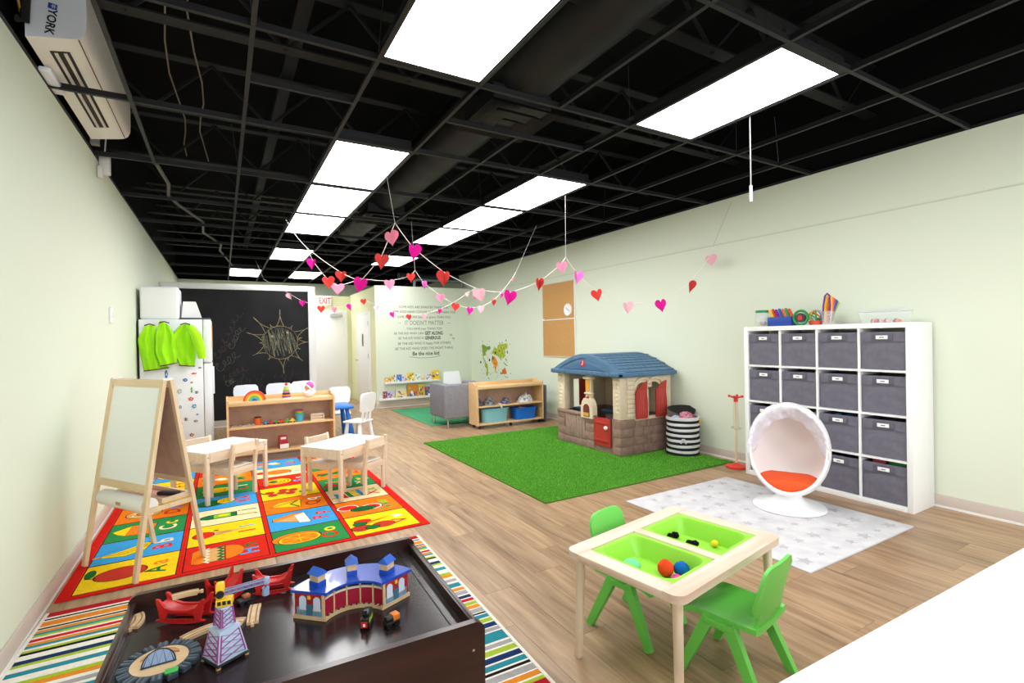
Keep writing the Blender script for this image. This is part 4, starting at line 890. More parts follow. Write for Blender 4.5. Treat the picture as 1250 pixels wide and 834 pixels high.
t = tub('plastic_tub', 'bright blue rectangular plastic tub on the caster shelf', 4.33, 7.115, zs, .37, .20, .40, .235, .18, mat('#1470d8', .35), .3)
MB().box(-.08, .08, -.03, .03, 0, .03, mat('#c98a4a', .6), .006, RY(.15)).obj('wooden_block', None, (4.30, 7.11, zs+.1635), .2, 'brown toy block poking out of the blue tub', 'toy')
MB().box(-.15, .15, -.06, .06, .0, .145, mat('#b8b4b0', .7), .02).obj('toy_bundle', None, (4.32, 7.11, zs+.0125), 0, 'pale toy bundle filling the blue tub', 'toy')
zs = .335+.0225
for nm, x, rx_, ry_, rz_, c, c2, lab in (('knit_blanket', 3.505, .05, .09, .07, '#5d6070', '#3e4150', 'dark blue grey cloth bundle at the shelf end by the armchair'), ('patterned_cloth', 3.69, .11, .09, .075, '#8b9094', '#4c5258', 'grey and white patterned cloth heap on the caster shelf'), ('grey_cap', 3.99, .095, .085, .06, '#54566a', '#8d8fa0', 'dark grey soft cap on the caster shelf'), ('printed_cloth', 4.37, .16, .09, .085, '#dfdee2', '#9a9ca6', 'white printed cloth heap on the caster shelf')):
    b_ = MB()
    def hp(u, v, a=rx_, bq=ry_, h=rz_):
        th = 2*PI*u; r = v; k = 1+.18*noise.noise(Vector((math.cos(th)*1.6+x, math.sin(th)*1.6, r*2)))
        return (a*r*k*math.cos(th), bq*r*k*math.sin(th), max(.0, h*1.5*(1-r**2)*(1+.5*noise.noise(Vector((3*r*math.cos(th)+x*9, 3*r*math.sin(th), 1))))))
    b_.grid(hp, 26, 12, mat(c, .9, .1, second=c2, vs=26, lo=.5, hi=.58)); b_.add([(rx_*.9*math.cos(a), ry_*.9*math.sin(a), .0005) for a in [2*PI*i/20 for i in range(20)]], [tuple(range(19, -1, -1))], mat(c, .9))
    b_.obj(nm, None, (x, 7.11, zs), 0, lab, 'cloth', sharp=80)
MB().tube([(3.82, 7.04, zs+.014), (3.83, 7.0, zs+.014), (3.835, 6.966, zs-.005), (3.835, 6.958, zs-.045)], .012, mat('#dedede', .9), 8).obj('cloth_strap', None, None, 0, 'white cloth end hanging over the caster shelf edge', 'cloth')
# ================================================================== PLAYHOUSE
PX0, PX1, PY0, PY1 = 4.01, 4.86, 4.41, 5.66
GZ = .0105
ph = thing('playhouse', 'plastic playhouse with blue roof, red shutters and stone base', 'playhouse', (0, 0, GZ))
BG, ST, RF, RD = mat('#dccbb0', .55, .3, var=.03), mat('#96796d', .7, .25, var=.10, vs=14, bump=.3, bs=60), mat('#527594', .5, .35, var=.06, vs=10), mat('#b5352f', .45, .4)
SPLIT, EAVE = .42, .94
def plate(poly, axis, at, th, mt, name, r=0):
    # polygon in (horizontal, z) extruded along x or y
    if axis == 'x': T = Matrix(((0, 0, 1, at), (1, 0, 0, 0), (0, 1, 0, 0), (0, 0, 0, 1)))
    else: T = Matrix(((1, 0, 0, 0), (0, 0, 1, at), (0, 1, 0, 0), (0, 0, 0, 1)))
    return MB().prism(poly, 0, th, mt, T).obj(name, ph)
def rect(a, b_, z0, z1): return [(a, z0), (b_, z0), (b_, z1), (a, z1)]
# stone base walls
plate(rect(PX0+.04, PX1, 0, SPLIT), 'y', PY0, .035, ST, 'stone_wall'); plate(rect(PX0+.04, PX1, 0, SPLIT), 'y', PY1-.035, .035, ST, 'stone_wall'); plate(rect(PY0+.035, PY1-.035, 0, SPLIT), 'x', PX1-.035, .035, ST, 'stone_wall')
plate(rect(4.88, PY1, 0, SPLIT), 'x', PX0+.005, .035, ST, 'stone_wall'); plate(rect(PY0, 4.56, 0, SPLIT), 'x', PX0+.005, .035, ST, 'stone_wall'); plate(rect(4.56, 4.88, 0, .07), 'x', PX0+.005, .035, ST, 'stone_wall')
# stones : corner blocks, proud of the wall
random.seed(11)
def stone(a0, a1, z0, z1, face):
    b_ = MB()
    if face == 'x': b_.box(PX0-.009, PX0+.006, a0+.002, a1-.002, z0+.002, z1-.002, ST, .005)
    else: b_.box(a0+.002, a1-.002, PY0-.009, PY0+.001, z0+.002, z1-.002, ST, .005)
    b_.obj('stone', ph)
for k in range(4):
    z0, z1 = k*SPLIT/4, (k+1)*SPLIT/4; e = .03*(k % 2)
    stone(PY0-.012, 4.56-.02-e, z0, z1, 'x'); stone(5.50-e, PY1, z0, z1, 'x'); stone(4.885, 5.04+e, z0, z1, 'x'); stone(PX0-.013, PX0+.20+e, z0, z1, 'y')
    xs = [PX0+.20+e, PX0+.36+e*2, PX0+.52-e, PX0+.70+e, PX1]
    for a, b_ in zip(xs, xs[1:]): stone(a, b_, z0, z1, 'y')
for k in range(3): stone(5.04+k*.153, 5.04+(k+1)*.153, .0, .09, 'x')
for k in range(7): MB().box(PX0-.008, PX0+.006, 5.07+k*.058, 5.07+k*.058+.054, .10, SPLIT-.03, mat('#9e8577', .7, .2, var=.08, vs=20), .004).obj('wood_board', ph)
MB().box(PX0-.02, PX0+.05, 4.885, PY1, SPLIT-.028, SPLIT+.012, ST, .008).obj('sill', ph)
# beige posts and walls
MB().box(PX0+.0, PX0+.10, PY0+.0, PY0+.13, SPLIT, EAVE, BG, .012).obj('corner_post', ph); MB().box(PX0+.0, PX0+.10, PY1-.155, PY1, SPLIT+.012, EAVE, BG, .012).obj('corner_post', ph); MB().box(PX1-.07, PX1, PY0, PY0+.07, SPLIT, EAVE, BG, .012).obj('corner_post', ph)
for z in [SPLIT+.07+.05*k for k in range(9)]:
    MB().box(PX0-.006, PX0+.002, PY1-.10, PY1-.04, z, z+.03, BG, .003).obj('quoin', ph); MB().box(PX0-.006, PX0+.002, PY0+.03, PY0+.07, z, z+.03, BG, .003).obj('quoin', ph)
wx0, wx1 = PX0+.26, PX0+.66          # side window
plate(rect(PX0+.10, wx0, SPLIT, EAVE), 'y', PY0+.006, .03, BG, 'siding_wall'); plate(rect(wx1, PX1-.07, SPLIT, EAVE), 'y', PY0+.006, .03, BG, 'siding_wall'); plate(rect(wx0, wx1, .86, EAVE), 'y', PY0+.006, .03, BG, 'siding_wall')
for k in range(9): MB().box(PX0+.11, wx0-.02, PY0-.006, PY0+.007, SPLIT+.02+k*.055, SPLIT+.068+k*.055, BG, .006).obj('siding_board', ph)
# arched window hood
pts = []
c1, c2 = wx0+.1, wx1-.1
hood = arc(c1, .80, .13, PI, 0, 12, .10)+arc(c2, .80, .13, PI, 0, 12, .10)
MB().tube([(x, PY0-.008, z) for x, z in hood], .018, BG, 8).obj('window_hood', ph, sharp=70)
plate([(wx0-.03, .78), (wx0-.03, .92), (wx1+.03, .92), (wx1+.03, .78)]+[(x, z) for x, z in reversed(arc(c1, .76, .10, PI, 0, 10, .09)+arc(c2, .76, .10, PI, 0, 10, .09))], 'y', PY0+.001, .012, BG, 'window_arch')
MB().box(wx0-.04, wx1+.03, PY0-.022, PY0+.03, SPLIT-.02, SPLIT+.02, BG, .008).obj('window_sill', ph)
MB().box((wx0+wx1)/2-.012, (wx0+wx1)/2+.012, PY0+.012, PY0+.03, SPLIT, .86, BG).obj('mullion', ph)
def shutter(hx, sgn, yy, ang, nm='shutter'):
    pl = [(0, 0), (.18, .0), (.185, .18), (.17, .30), (.18, .44), (.12, .42), (.05, .37), (0, .33)]
    b_ = MB(); T = TR(hx, yy, SPLIT+.0) @ RZ(ang) @ SCL(sgn, 1, 1) @ RX(PI/2)
    b_.prism(pl, 0, .018, RD, T); sh_ = b_.obj(nm, ph)
    g = MB()
    for k in range(4): g.ribbon([(.04+.035*k, .04), (.05+.02*k+.012*math.sin(k), .20), (.06+.028*k, .34)], .004, mat('#d77a70', .5), T @ TR(0, 0, .0186))
    g.obj('wood_grain', sh_)
shutter(wx0-.035, 1, PY0-.022, 0); shutter(wx1-.11, 1, PY0-.022, 0)
# far and back walls, with a window
plate(rect(PX0+.1, PX0+.25, SPLIT, EAVE), 'y', PY1-.036, .03, BG, 'siding_wall'); plate(rect(PX0+.55, PX1, SPLIT, EAVE), 'y', PY1-.036, .03, BG, 'siding_wall'); plate(rect(PX0+.25, PX0+.55, .82, EAVE), 'y', PY1-.036, .03, BG, 'siding_wall')
plate(rect(PY0+.07, PY1-.04, SPLIT, EAVE), 'x', PX1-.035, .03, BG, 'siding_wall')
MB().box(PX0+.38, PX0+.54, PY1+.001, PY1+.02, SPLIT+.02, .82, RD, .004).obj('shutter', ph)
for k in range(7): MB().box(PX1-.040, PX1-.0355, PY0+.16+k*.15, PY0+.17+k*.15, SPLIT, EAVE, mat('#c6b396', .6)).obj('groove', ph)
# inside : blue kitchen counter with tap
MB().box(PX1-.30, PX1-.06, 4.75, 5.40, .36, .40, mat('#2e4f6e', .45), .012).obj('counter', ph); MB().box(PX1-.26, PX1-.06, 4.80, 5.35, 0, .36, ST, .01).obj('counter_base', ph)
MB().box(PX0+.20, PX0+.42, 5.36, 5.60, .36, .44, mat('#2e4f6e', .45), .02).obj('play_seat', ph)
MB().tube([(PX1-.12, 5.0, .40), (PX1-.12, 5.0, .52), (PX1-.16, 5.0, .55), (PX1-.20, 5.0, .53)], .014, mat('#1f3850', .4), 8).tube([(PX1-.12, 5.10, .40), (PX1-.10, 5.11, .50)], .012, mat('#1f3850', .4), 8).obj('tap', ph)
# chimney / lantern column in the opening
cy_ = 5.0
col = MB(); col.box(PX0+.0, PX0+.05, cy_-.055, cy_+.055, SPLIT+.20, EAVE, BG, .012); col.obj('column', ph)
plate([(cy_-.115, SPLIT-.04), (cy_+.115, SPLIT-.04), (cy_+.115, SPLIT+.10), (cy_+.09, SPLIT+.17), (cy_+.05, SPLIT+.21), (cy_-.05, SPLIT+.21), (cy_-.09, SPLIT+.17), (cy_-.115, SPLIT+.10)], 'x', PX0-.028, .08, BG, 'hearth')
plate([(cy_-.06, SPLIT-.02), (cy_+.06, SPLIT-.02)]+arc(cy_, SPLIT+.08, .06, 0, PI, 10), 'x', PX0-.034, .008, mat('#6e2f2a', .6), 'hearth_opening'); plate(rect(cy_-.05, cy_+.05, SPLIT-.01, SPLIT+.03), 'x', PX0-.04, .006, mat('#d9a23a', .6), 'hearth_logs')
MB().box(PX0-.012, PX0+.0, cy_-.035, cy_+.035, .72, .86, mat('#eea92f', .5), .004).obj('lantern_glass', ph); MB().box(PX0-.025, PX0+.06, cy_-.075, cy_+.075, .87, .90, BG, .008).obj('lantern_cap', ph); MB().box(PX0-.015, PX0+.055, cy_-.065, cy_+.065, .68, .70, BG, .006).obj('lantern_tray', ph)
MB().ball((PX0-.004, cy_, .62), .018, mat('#7c2f2a', .5), ry=.03, rz=.04, nu=12, nv=8).obj('badge', ph)
# red half door
dr_ = plate(rect(4.575, 4.875, .075, .40)[:2]+[(4.875, .39), (4.82, .41), (4.66, .42), (4.575, .40)], 'x', PX0-.016, .02, RD, 'door')
MB().box(PX0-.024, PX0-.016, 4.61, 4.84, .12, .155, RD, .004).box(PX0-.024, PX0-.016, 4.61, 4.84, .34, .37, RD, .004).obj('door_rail', dr_)
MB().ball((PX0-.035, 4.63, .305), .025, WHITE, nu=14, nv=8).obj('door_knob', dr_)
# roof : arched gable, ridge along x
yc = (PY0+PY1)/2; hw = (PY1-PY0)/2+.055
def roofz(s): return EAVE+.03+.225*(1-abs(s)**1.55)          # s in -1..1
nS = 24; ss = [-1+2*i/nS for i in range(nS+1)]
xa, xb = PX0-.075, PX1+.03
outer = [(yc+hw*s, roofz(s)) for s in ss]; inner = [(yc+(hw-.02)*s, roofz(s)-.05) for s in reversed(ss)]
MB().prism(outer+inner, xa+.03, xb, RF, Matrix(((0, 0, 1, 0), (1, 0, 0, 0), (0, 1, 0, 0), (0, 0, 0, 1)))).obj('roof', ph, sharp=45)
MB().prism([(yc-hw*.97, EAVE)]+[(yc+hw*.97*s, roofz(s)-.012) for s in ss]+[(yc+hw*.97, EAVE)], xa+.04, xa+.06, RF, Matrix(((0, 0, 1, 0), (1, 0, 0, 0), (0, 1, 0, 0), (0, 0, 0, 1)))).obj('gable', ph)
MB().prism([(yc-.42, EAVE+.055)]+[(yc+.42*s, EAVE+.055+.10*(1-abs(s)**1.3)) for s in ss]+[(yc+.42, EAVE+.055)], xa+.028, xa+.04, mat('#46688a', .5, .3), Matrix(((0, 0, 1, 0), (1, 0, 0, 0), (0, 1, 0, 0), (0, 0, 0, 1)))).obj('gable_panel', ph)
MB().box(xa+.0, xb+.02, PY0-.06, PY0+.02, EAVE-.012, EAVE+.035, RF, .012).obj('eave', ph); MB().box(xa+.0, xb+.02, PY1-.02, PY1+.06, EAVE-.012, EAVE+.035, RF, .012).obj('eave', ph); MB().box(xa, xa+.08, PY0-.06, PY1+.06, EAVE-.012, EAVE+.045, RF, .012).obj('eave', ph)
for k in range(30): MB().box(xa-.006, xa+.004, PY0-.04+k*.044, PY0-.04+k*.044+.036, EAVE+.0, EAVE+.04, RF, .004).obj('dentil', ph)
for side in (-1, 1):
    for k in range(8):
        s0, s1 = side*(.12+.105*k), side*(.12+.105*(k+1))
        y0_, z0_, y1_, z1_ = yc+hw*s0, roofz(s0), yc+hw*s1, roofz(s1)
        for j in range(9):
            x0_ = xa+.10+(xb-xa-.13)*j/9+(.04 if k % 2 else 0); x1_ = min(x0_+(xb-xa-.13)/9-.006, xb-.005)
            nrm = Vector((0, -(z1_-z0_), (y1_-y0_))).normalized()*(1 if side > 0 else -1)
            a = Vector((x0_, y0_, z0_))+nrm*.002; b_ = Vector((x0_, y1_, z1_))+nrm*.011
            V = [a, (x1_, a.y, a.z), (x1_, b_.y, b_.z), b_, (x0_, y1_, z1_), (x1_, y1_, z1_), (x0_, y0_, z0_), (x1_, y0_, z0_)]
            F = [(0, 1, 2, 3), (3, 2, 5, 4), (0, 3, 4, 6), (1, 7, 5, 2)]
            MB().add(V, F if side < 0 else [tuple(reversed(f)) for f in F], RF).obj('shingle', ph)
lgm = MB(); TL = Matrix(((0, 0, -1, xa+.027), (-1, 0, 0, yc), (0, 1, 0, EAVE+.135), (0, 0, 0, 1)))
lgm.prism([(-.035, -.04), (.035, -.04), (.035, .025), (.012, .045), (-.035, .025)], 0, .006, mat('#c22f3a', .5), TL); lgm.ribbon([(-.015, -.02), (.01, .0), (.0, .02), (.02, .03)], .008, WHITE, TL @ TR(0, 0, .0065)); lgm.obj('badge', ph)

# ================================================================== LAUNDRY BASKET, RING POST
bs = thing('laundry_basket', 'black and white striped fabric basket with an open black lid', 'basket', (4.74, 4.13, .0105))
BK, BW = mat('#1b1b1e', .85), mat('#e9e7ec', .85)
R_, H_ = .185, .44; nb = 14
for k in range(nb):
    z0, z1 = H_*k/nb, H_*(k+1)/nb
    MB().grid(lambda u, v: ((R_+.006*math.sin(3*2*PI*u+k)+.004*math.sin(v*PI))*math.cos(2*PI*u), (R_+.006*math.sin(3*2*PI*u+k)+.004*math.sin(v*PI))*math.sin(2*PI*u), z0+(z1-z0)*v), 36, 3, BK if k % 2 == 0 else BW).obj('stripe_band', bs)
MB().cyl((0, 0, 0), (0, 0, .01), R_-.01, BK, n=30).obj('bottom', bs)
MB().tube([(R_*math.cos(a), R_*math.sin(a), H_) for a in [2*PI*i/30 for i in range(30)]], .007, BW, 6, True).obj('rim', bs)
MB().grid(lambda u, v: (lambda r, a: (.04+r*.215*math.copysign(abs(math.cos(a))**1.5, math.cos(a)), .05+r*.13*math.sin(a), H_+.055+.055*r*math.sin(a)+.03*r*r*math.cos(a)**2))(v, 2*PI*u), 28, 5, BK).obj('lid', bs)
MB().ball((-.01, -.05, H_-.02), .10, mat('#d49aac', .8, .1, second='#b0566f', vs=30), rz=.085).obj('rolled_cloth', bs); MB().ball((-.12, -.0, H_-.02), .05, mat('#aab6d8', .8)).obj('cloth', bs)
a = -.9
MB().tube([(R_*1.03*math.cos(x), R_*1.03*math.sin(x), H_-.05+dz) for x, dz in ((-1.25, -.02), (-1.1, .0), (-.9, .012), (-.7, .02))], .011, mat('#f0b21f', .6), 8).obj('handle', bs)
MB().tube([(R_*1.03*math.cos(x), R_*1.03*math.sin(x), .15+dz) for x, dz in ((-2.55, .0), (-2.45, .05), (-2.35, .05), (-2.25, .0))], .010, mat('#e7dfe6', .7), 8).obj('handle', bs)
rp = thing('ring_post', 'slim wooden post with a red round foot and red hook top', 'post', (4.72, 3.40, .0005))
MB().lathe([(0, 0), (.11, 0), (.11, .018), (.05, .028), (.02, .05), (0, .05)], mat('#d8392c', .4), 26).obj('foot', rp); MB().cyl((0, 0, .05), (0, 0, .72), .0125, PINE, n=12).obj('pole', rp)
hd = MB().cyl((0, 0, .70), (0, 0, .76), .024, mat('#d8392c', .4), n=14)
for k in range(4): hd.cyl((0, 0, .74), (.065*math.cos(k*PI/2+.4), .065*math.sin(k*PI/2+.4), .76), .010, mat('#d8392c', .4), n=8).ball((.065*math.cos(k*PI/2+.4), .065*math.sin(k*PI/2+.4), .76), .014, mat('#d8392c', .4), nu=8, nv=6)
hd.obj('hook_head', rp)
MB().tube([(.045*math.cos(a), .045*math.sin(a), .42+.006*math.sin(a)) for a in [2*PI*i/20 for i in range(20)]], .004, mat('#9fb4b0', .4), 6, True).obj('ring', rp)
MB().tube([(-.06, -.02, .75), (-.065, -.02, .6), (-.05, -.01, .42)], .0025, mat('#c8c8c4', .6), 5).tube([(.06, .02, .75), (.065, .02, .6), (.05, .01, .42)], .0025, mat('#c8c8c4', .6), 5).obj('cord', rp)

# ================================================================== WHITE CUBBY UNIT WITH BINS
KX, KY0, KY1, KH = 4.595, 1.775, 3.205, 1.49
ku = thing('cubby_unit', 'tall white cubby shelf of sixteen compartments', 'shelf', (KX, KY0, .0005))
KW, KD, th, ti = KY1-KY0, .365, .042, .018
for y in (0, KW-th): MB().box(0, KD, y, y+th, 0, KH, WHITE, .002).obj('side_panel', ku)
MB().box(0, KD, th, KW-th, KH-th, KH, WHITE, .002).obj('top_panel', ku); MB().box(0, KD, th, KW-th, 0, th, WHITE, .002).obj('bottom_panel', ku)
iw = (KW-2*th-3*ti)/4; ih = (KH-2*th-3*ti)/4
for k in range(1, 4): MB().box(.004, KD-.004, th, KW-th, th+k*ih+(k-1)*ti, th+k*(ih+ti), WHITE).obj('shelf_board', ku)
for k in range(1, 4):
    for r in range(4): MB().box(.004, KD-.004, th+k*iw+(k-1)*ti, th+k*(iw+ti), th+r*(ih+ti)+.0005, th+r*(ih+ti)+ih-.0005, WHITE).obj('divider', ku)
BIN = mat('#6f6c78', .85, .15, var=.06, vs=18, bump=.35, bs=22); BIN2 = mat('#62606b', .85, .15)
def bin_proto():
    t = thing('storage_bin', 'x', 'bin', (0, 0, 0), 0, 'grey fabric bins in the cubby'); w_, h, d_ = iw-.014, ih-.035, .33
    b_ = MB()
    def front(u, v):
        bul = .006*math.sin(PI*u)*math.sin(PI*v); return (-bul+.0015*math.sin(v*17+u*3), w_*(u-.5), .002+h*v)
    b_.grid(front, 10, 10, BIN); b_.box(.0005, .006, -w_/2, w_/2, .002, h, BIN); b_.box(.006, d_, -w_/2, -w_/2+.005, .002, h, BIN); b_.box(.006, d_, w_/2-.005, w_/2, .002, h, BIN); b_.box(d_-.005, d_, -w_/2+.005, w_/2-.005, .002, h, BIN); b_.box(.006, d_-.005, -w_/2+.005, w_/2-.005, .002, .008, BIN)
    b_.obj('bin_body', t, sharp=70)
    MB().box(-.011, -.0075, -w_/2+.004, w_/2-.004, h-.078, h-.0745, BIN2).obj('seam', t)
    lp_ = MB().box(-.0105, -.006, -.075, .075, h-.066, h-.012, BIN2, .002).obj('label_patch', t)
    MB().box(-.0135, -.0108, -.042, .042, h-.056, h-.026, mat('#f2f2f2', .5), .001).box(-.0139, -.0137, -.016, .016, h-.045, h-.038, mat('#55565c', .6)).obj('name_label', lp_)
    return t
bp_ = bin_proto(); first = True
rown = ['bottom row', 'second row up', 'third row up', 'top row']; coln = ['in the column at the bare wall end', 'in the second column from the bare wall end', 'in the second column from the ring post', 'in the column next to the ring post']
for r in range(4):
    for c in range(4):
        L_ = (KX+.012+random.uniform(0, .008), KY0+th+iw/2+c*(iw+ti), .0005+th+r*(ih+ti)+.001); lab = 'grey fabric bin, '+rown[r]+', '+coln[c]; rz = random.uniform(-.006, .006)
        if first: bp_.location = L_; bp_['label'] = lab; first = False
        else: dup(bp_, L_, rz, lab)
# toys sticking up in two bins
zz = th+1*(ih+ti)+ih-.030
for k, (y, c) in enumerate(((KY0+th+iw+ti+.12, '#2f74b8'), (KY0+th+iw+ti+.2, '#3a8fd0'))): MB().ball((KX+.10, y, 0), .03, mat(c, .5), rz=.018).obj('toy_ball', None, (0, 0, th+(ih+ti)+ih-.045), 0, ('deep' if not k else 'light')+' blue toy ball showing at the top of a cubby bin', 'toy')
zz = th+ih-.05
MB().box(0, .05, 0, .13, 0, .035, mat('#2f8a3a', .6), .01).obj('toy_mat', None, (KX+.06, KY0+th+.02, zz), 0, 'green toy edge showing at the top of a bottom row bin', 'toy')
MB().box(0, .05, 0, .10, 0, .035, mat('#b23a4a', .6), .01).obj('toy_mat', None, (KX+.06, KY0+th+.17, zz), 0, 'red toy edge showing at the top of a bottom row bin', 'toy')
# things on top of the cubby
KT = KH+.001
CLR = mat('#eef3f3', .05, .5, alpha=.22)
j = thing('clear_jar', 'clear plastic jar with a green lid on the cubby top', 'jar', (4.74, 3.095, KT))
MB().lathe([(.0, 0), (.055, 0), (.06, .01), (.06, .14), (.056, .14), (.056, .012), (0, .008)], CLR, 24).obj('jar_body', j); MB().lathe([(0, .141), (.063, .141), (.063, .165), (0, .168)], mat('#1f8f5a', .4), 24).obj('lid', j)
for k in range(14): MB().ball((.03*math.cos(k*2.4), .03*math.sin(k*2.4), .02+.012*(k % 3)), .011, mat(['#d84a3a', '#e8c23a', '#3f8fd0', '#4fae5a'][k % 4], .4), nu=8, nv=6).obj('bead', j)
xb_ = thing('tube_toy', 'blue box with a row of slanted rainbow tubes on the cubby top', 'toy', (4.74, 2.885, KT))
MB().box(-.06, .06, -.12, .12, 0, .09, mat('#23469c', .45), .006).obj('box', xb_)
for k, c in enumerate(['#f2c81f', '#d8352c', '#7a2f8f', '#2456b8', '#e8742a', '#2f9a4a', '#e84a2a']): MB().cyl((.0, -.10+.033*(6-k), .088), (-.01, -.075+.033*(6-k), .155+.006*(k % 2)), .013, mat(c, .4), n=12).ball((-.01, -.075+.033*(6-k), .155+.006*(k % 2)), .0135, mat(c, .4), nu=10, nv=6).obj('tube', xb_)
gw = thing('ring_toy', 'green ring toy leaning beside the blue tube box', 'toy', (4.685, 2.675, KT))
MB().tube([(.0, .065*math.cos(a), .072+.065*math.sin(a)) for a in [2*PI*i/28 for i in range(28)]], .012, mat('#1f8a3f', .4), 8, True).obj('rim', gw); MB().cyl((-.012, 0, .072), (.012, 0, .072), .045, mat('#3a3f44', .4), n=20).obj('hub', gw); MB().cyl((-.016, 0, .072), (.0, 0, .072), .022, mat('#d8352c', .4), n=14).obj('cap', gw)
gb = thing('tangle_basket', 'small basket of looped green and orange rings on the cubby top', 'toy', (4.77, 2.585, KT))
MB().lathe([(0, 0), (.05, 0), (.06, .04), (.055, .04), (.046, .006), (0, .006)], mat('#e5604a', .5), 18).obj('basket', gb)
for k in range(7):
    a0 = k*.9; c = ['#2f9a4a', '#e8742a', '#f2f0ea', '#e0c43a', '#2f9a4a', '#4aa0c8', '#e5604a'][k]; M_ = RZ(a0) @ RX(.6+.25*k)
    MB().tube([tuple(Vector((0, 0, .085)) + (M_ @ Vector((.055*math.cos(t_), .055*math.sin(t_), 0)))) for t_ in [2*PI*i/18 for i in range(18)]], .006, mat(c, .5), 6, True).obj('loop', gb)
gc = thing('loop_cup', 'clear cup of tall purple, yellow and orange loops on the cubby top', 'toy', (4.74, 2.46, KT))
MB().lathe([(0, 0), (.048, 0), (.055, .12), (.051, .12), (.044, .006), (0, .006)], CLR, 22).obj('cup', gc)
for k, c in enumerate(['#6a2a8f', '#f0c020', '#ee8a1f', '#e8552a', '#2a62b0', '#6a2a8f', '#8fc23a']):
    y = -.03+.01*k; h = .28-.012*k; MB().tube([(-.02+.006*k, .02-y*.6-.012*(k % 3)+.0, .02), (-.02+.006*k, .03-.012*k, h*.6), (-.02+.006*k, .015-.012*k, h*.93), (-.02+.006*k, -.005-.012*k, h), (-.02+.006*k, -.025-.010*k, h*.93), (-.02+.006*k, -.03-.004*k, h*.6), (-.02+.006*k, -.02, .02)], .008, mat(c, .5), 7).obj('loop', gc)
cl = thing('clear_bin', 'clear plastic bin holding a few coloured toys on the cubby top', 'bin', (4.76, 2.02, KT))
cm = MB(); w0, w1, d0, d1, h = .27, .31, .17, .20, .10
def rng_(w_, d_, z): return [(-d_/2, -w_/2, z), (d_/2, -w_/2, z), (d_/2, w_/2, z), (-d_/2, w_/2, z)]
V = rng_(w0, d0, 0)+rng_(w1, d1, h)
cm.add(V, [(3, 2, 1, 0), (0, 1, 5, 4), (1, 2, 6, 5), (2, 3, 7, 6), (3, 0, 4, 7)], CLR); cm.obj('bin_body', cl)
MB().tube([(x, y, h) for x, y, _z in rng_(w1, d1, 0)], .008, mat('#e6eaee', .3, alpha=.75), 6, True).obj('rim', cl)
for k in range(12): MB().box(-.05+.022*(k % 4), -.02+.022*(k % 4), -.125+.02*k, -.105+.02*k, .004, .024+.006*(k % 3), mat(['#e8803a', '#e8a0a8', '#d84a4a', '#4a5a7a', '#f0d0c0', '#c84a6a'][k % 6], .5), .004).obj('toy_piece', cl)

# ================================================================== EGG CHAIR
eg = thing('egg_chair', 'white egg shaped swivel chair with an orange red cushion', 'chair', (3.97, 2.385, .009), math.atan2(.47, .88)-PI/2+.0)
# local -y faces the room: rotate so that -y points to (-.88,-.47)
EGM = mat('#f3f2f4', .32, .45); EIN = mat('#f6f3f2', .6, .2)
MB().lathe([(0, 0), (.26, 0), (.268, .006), (.262, .016), (.20, .03), (.13, .05), (.095, .085), (.085, .12), (0, .13)], EGM, 40).obj('base', eg)
cz, ex, ey, ez = .475, .300, .30, .385
cut = math.radians(112); tilt = RX(-.16)
def egg(u, v, k=1.0):
    th = cut*v; a = 2*PI*u
    p = Vector((ex*k*math.sin(th)*math.cos(a), ey*k*math.cos(th), ez*k*math.sin(th)*math.sin(a)*(1.0 if math.sin(a) < 0 else .97)))
    p = tilt @ p; return (p.x, p.y, p.z+cz)
sh = MB(); sh.grid(lambda u, v: egg(u, v), 48, 24, EGM); sh.obj('shell', eg, sharp=80)
si = MB(); si.grid(lambda u, v: egg(1-u, v, .955), 48, 24, EIN); si.obj('lining', eg, sharp=80)
MB().tube([tuple((Vector(egg(i/48, 1))+Vector(egg(i/48, 1, .955)))/2) for i in range(48)], .013, EGM, 8, True).obj('rim', eg, sharp=80)
cu = MB(); CUM = mat('#ee5a2c', .75, .2); kx, kz, ytop = ex*.94, ez*.94, -.095
def ctop(y): return -.262+.20*(y-ytop)
def chalf(y): return kx*math.sqrt(max(0, 1-(ctop(y)/kz)**2-(y/(ey*.94))**2))
yend = .19
def cush(u, v):
    y = ytop+(yend-ytop)*v; p = tilt @ Vector(((2*u-1)*chalf(y), y, ctop(y)+.022*math.sin(PI*u)*math.sin(PI*(.25+.75*v)))); return (p.x, p.y, p.z+cz)
def cfront(u, v):
    w_ = chalf(ytop); x = (2*u-1)*w_; zb_2 = -kz*math.sqrt(max(0, 1-(x/kx)**2-(ytop/(ey*.94))**2)); zt_2 = ctop(ytop)+.022*math.sin(PI*u)*math.sin(PI*.25)
    p = tilt @ Vector((x, ytop-.012*math.sin(PI*v), zb_2+(zt_2-zb_2)*v)); return (p.x, p.y, p.z+cz)
cu.grid(cush, 28, 12, CUM).grid(cfront, 28, 6, CUM); cu.obj('cushion', eg, sharp=80)
cn = MB(); CAN = mat('#d9d5de', .7, .2)
def canopy(u, v):
    a = math.radians(-10+200*u); env = max(0, math.sin(PI*u))**.5
    rim_ = (Vector(egg(a/(2*PI), 1, .99))+Vector(egg(a/(2*PI), 1, .955)))/2; c_ = tilt @ Vector((0, ey*math.cos(cut), 0))+Vector((0, 0, cz))
    inw = (c_-rim_).normalized(); n1 = noise.noise(Vector((u*13, v*3, 2))); n2 = noise.noise(Vector((u*30, v*6, 5)))
    p = rim_+inw*(-.020+(.030+.085*env)*v+.012*n1*v) + (tilt @ Vector((0, 1, 0)))*(-.020*math.sin(PI*min(1, v*1.6))-.012*n2-.010*n1+.075*v*v)
    return tuple(p)
cn.grid(canopy, 90, 12, CAN); cn.obj('folded_canopy', eg, label='gathered white canopy fabric round the upper rim', sharp=80)
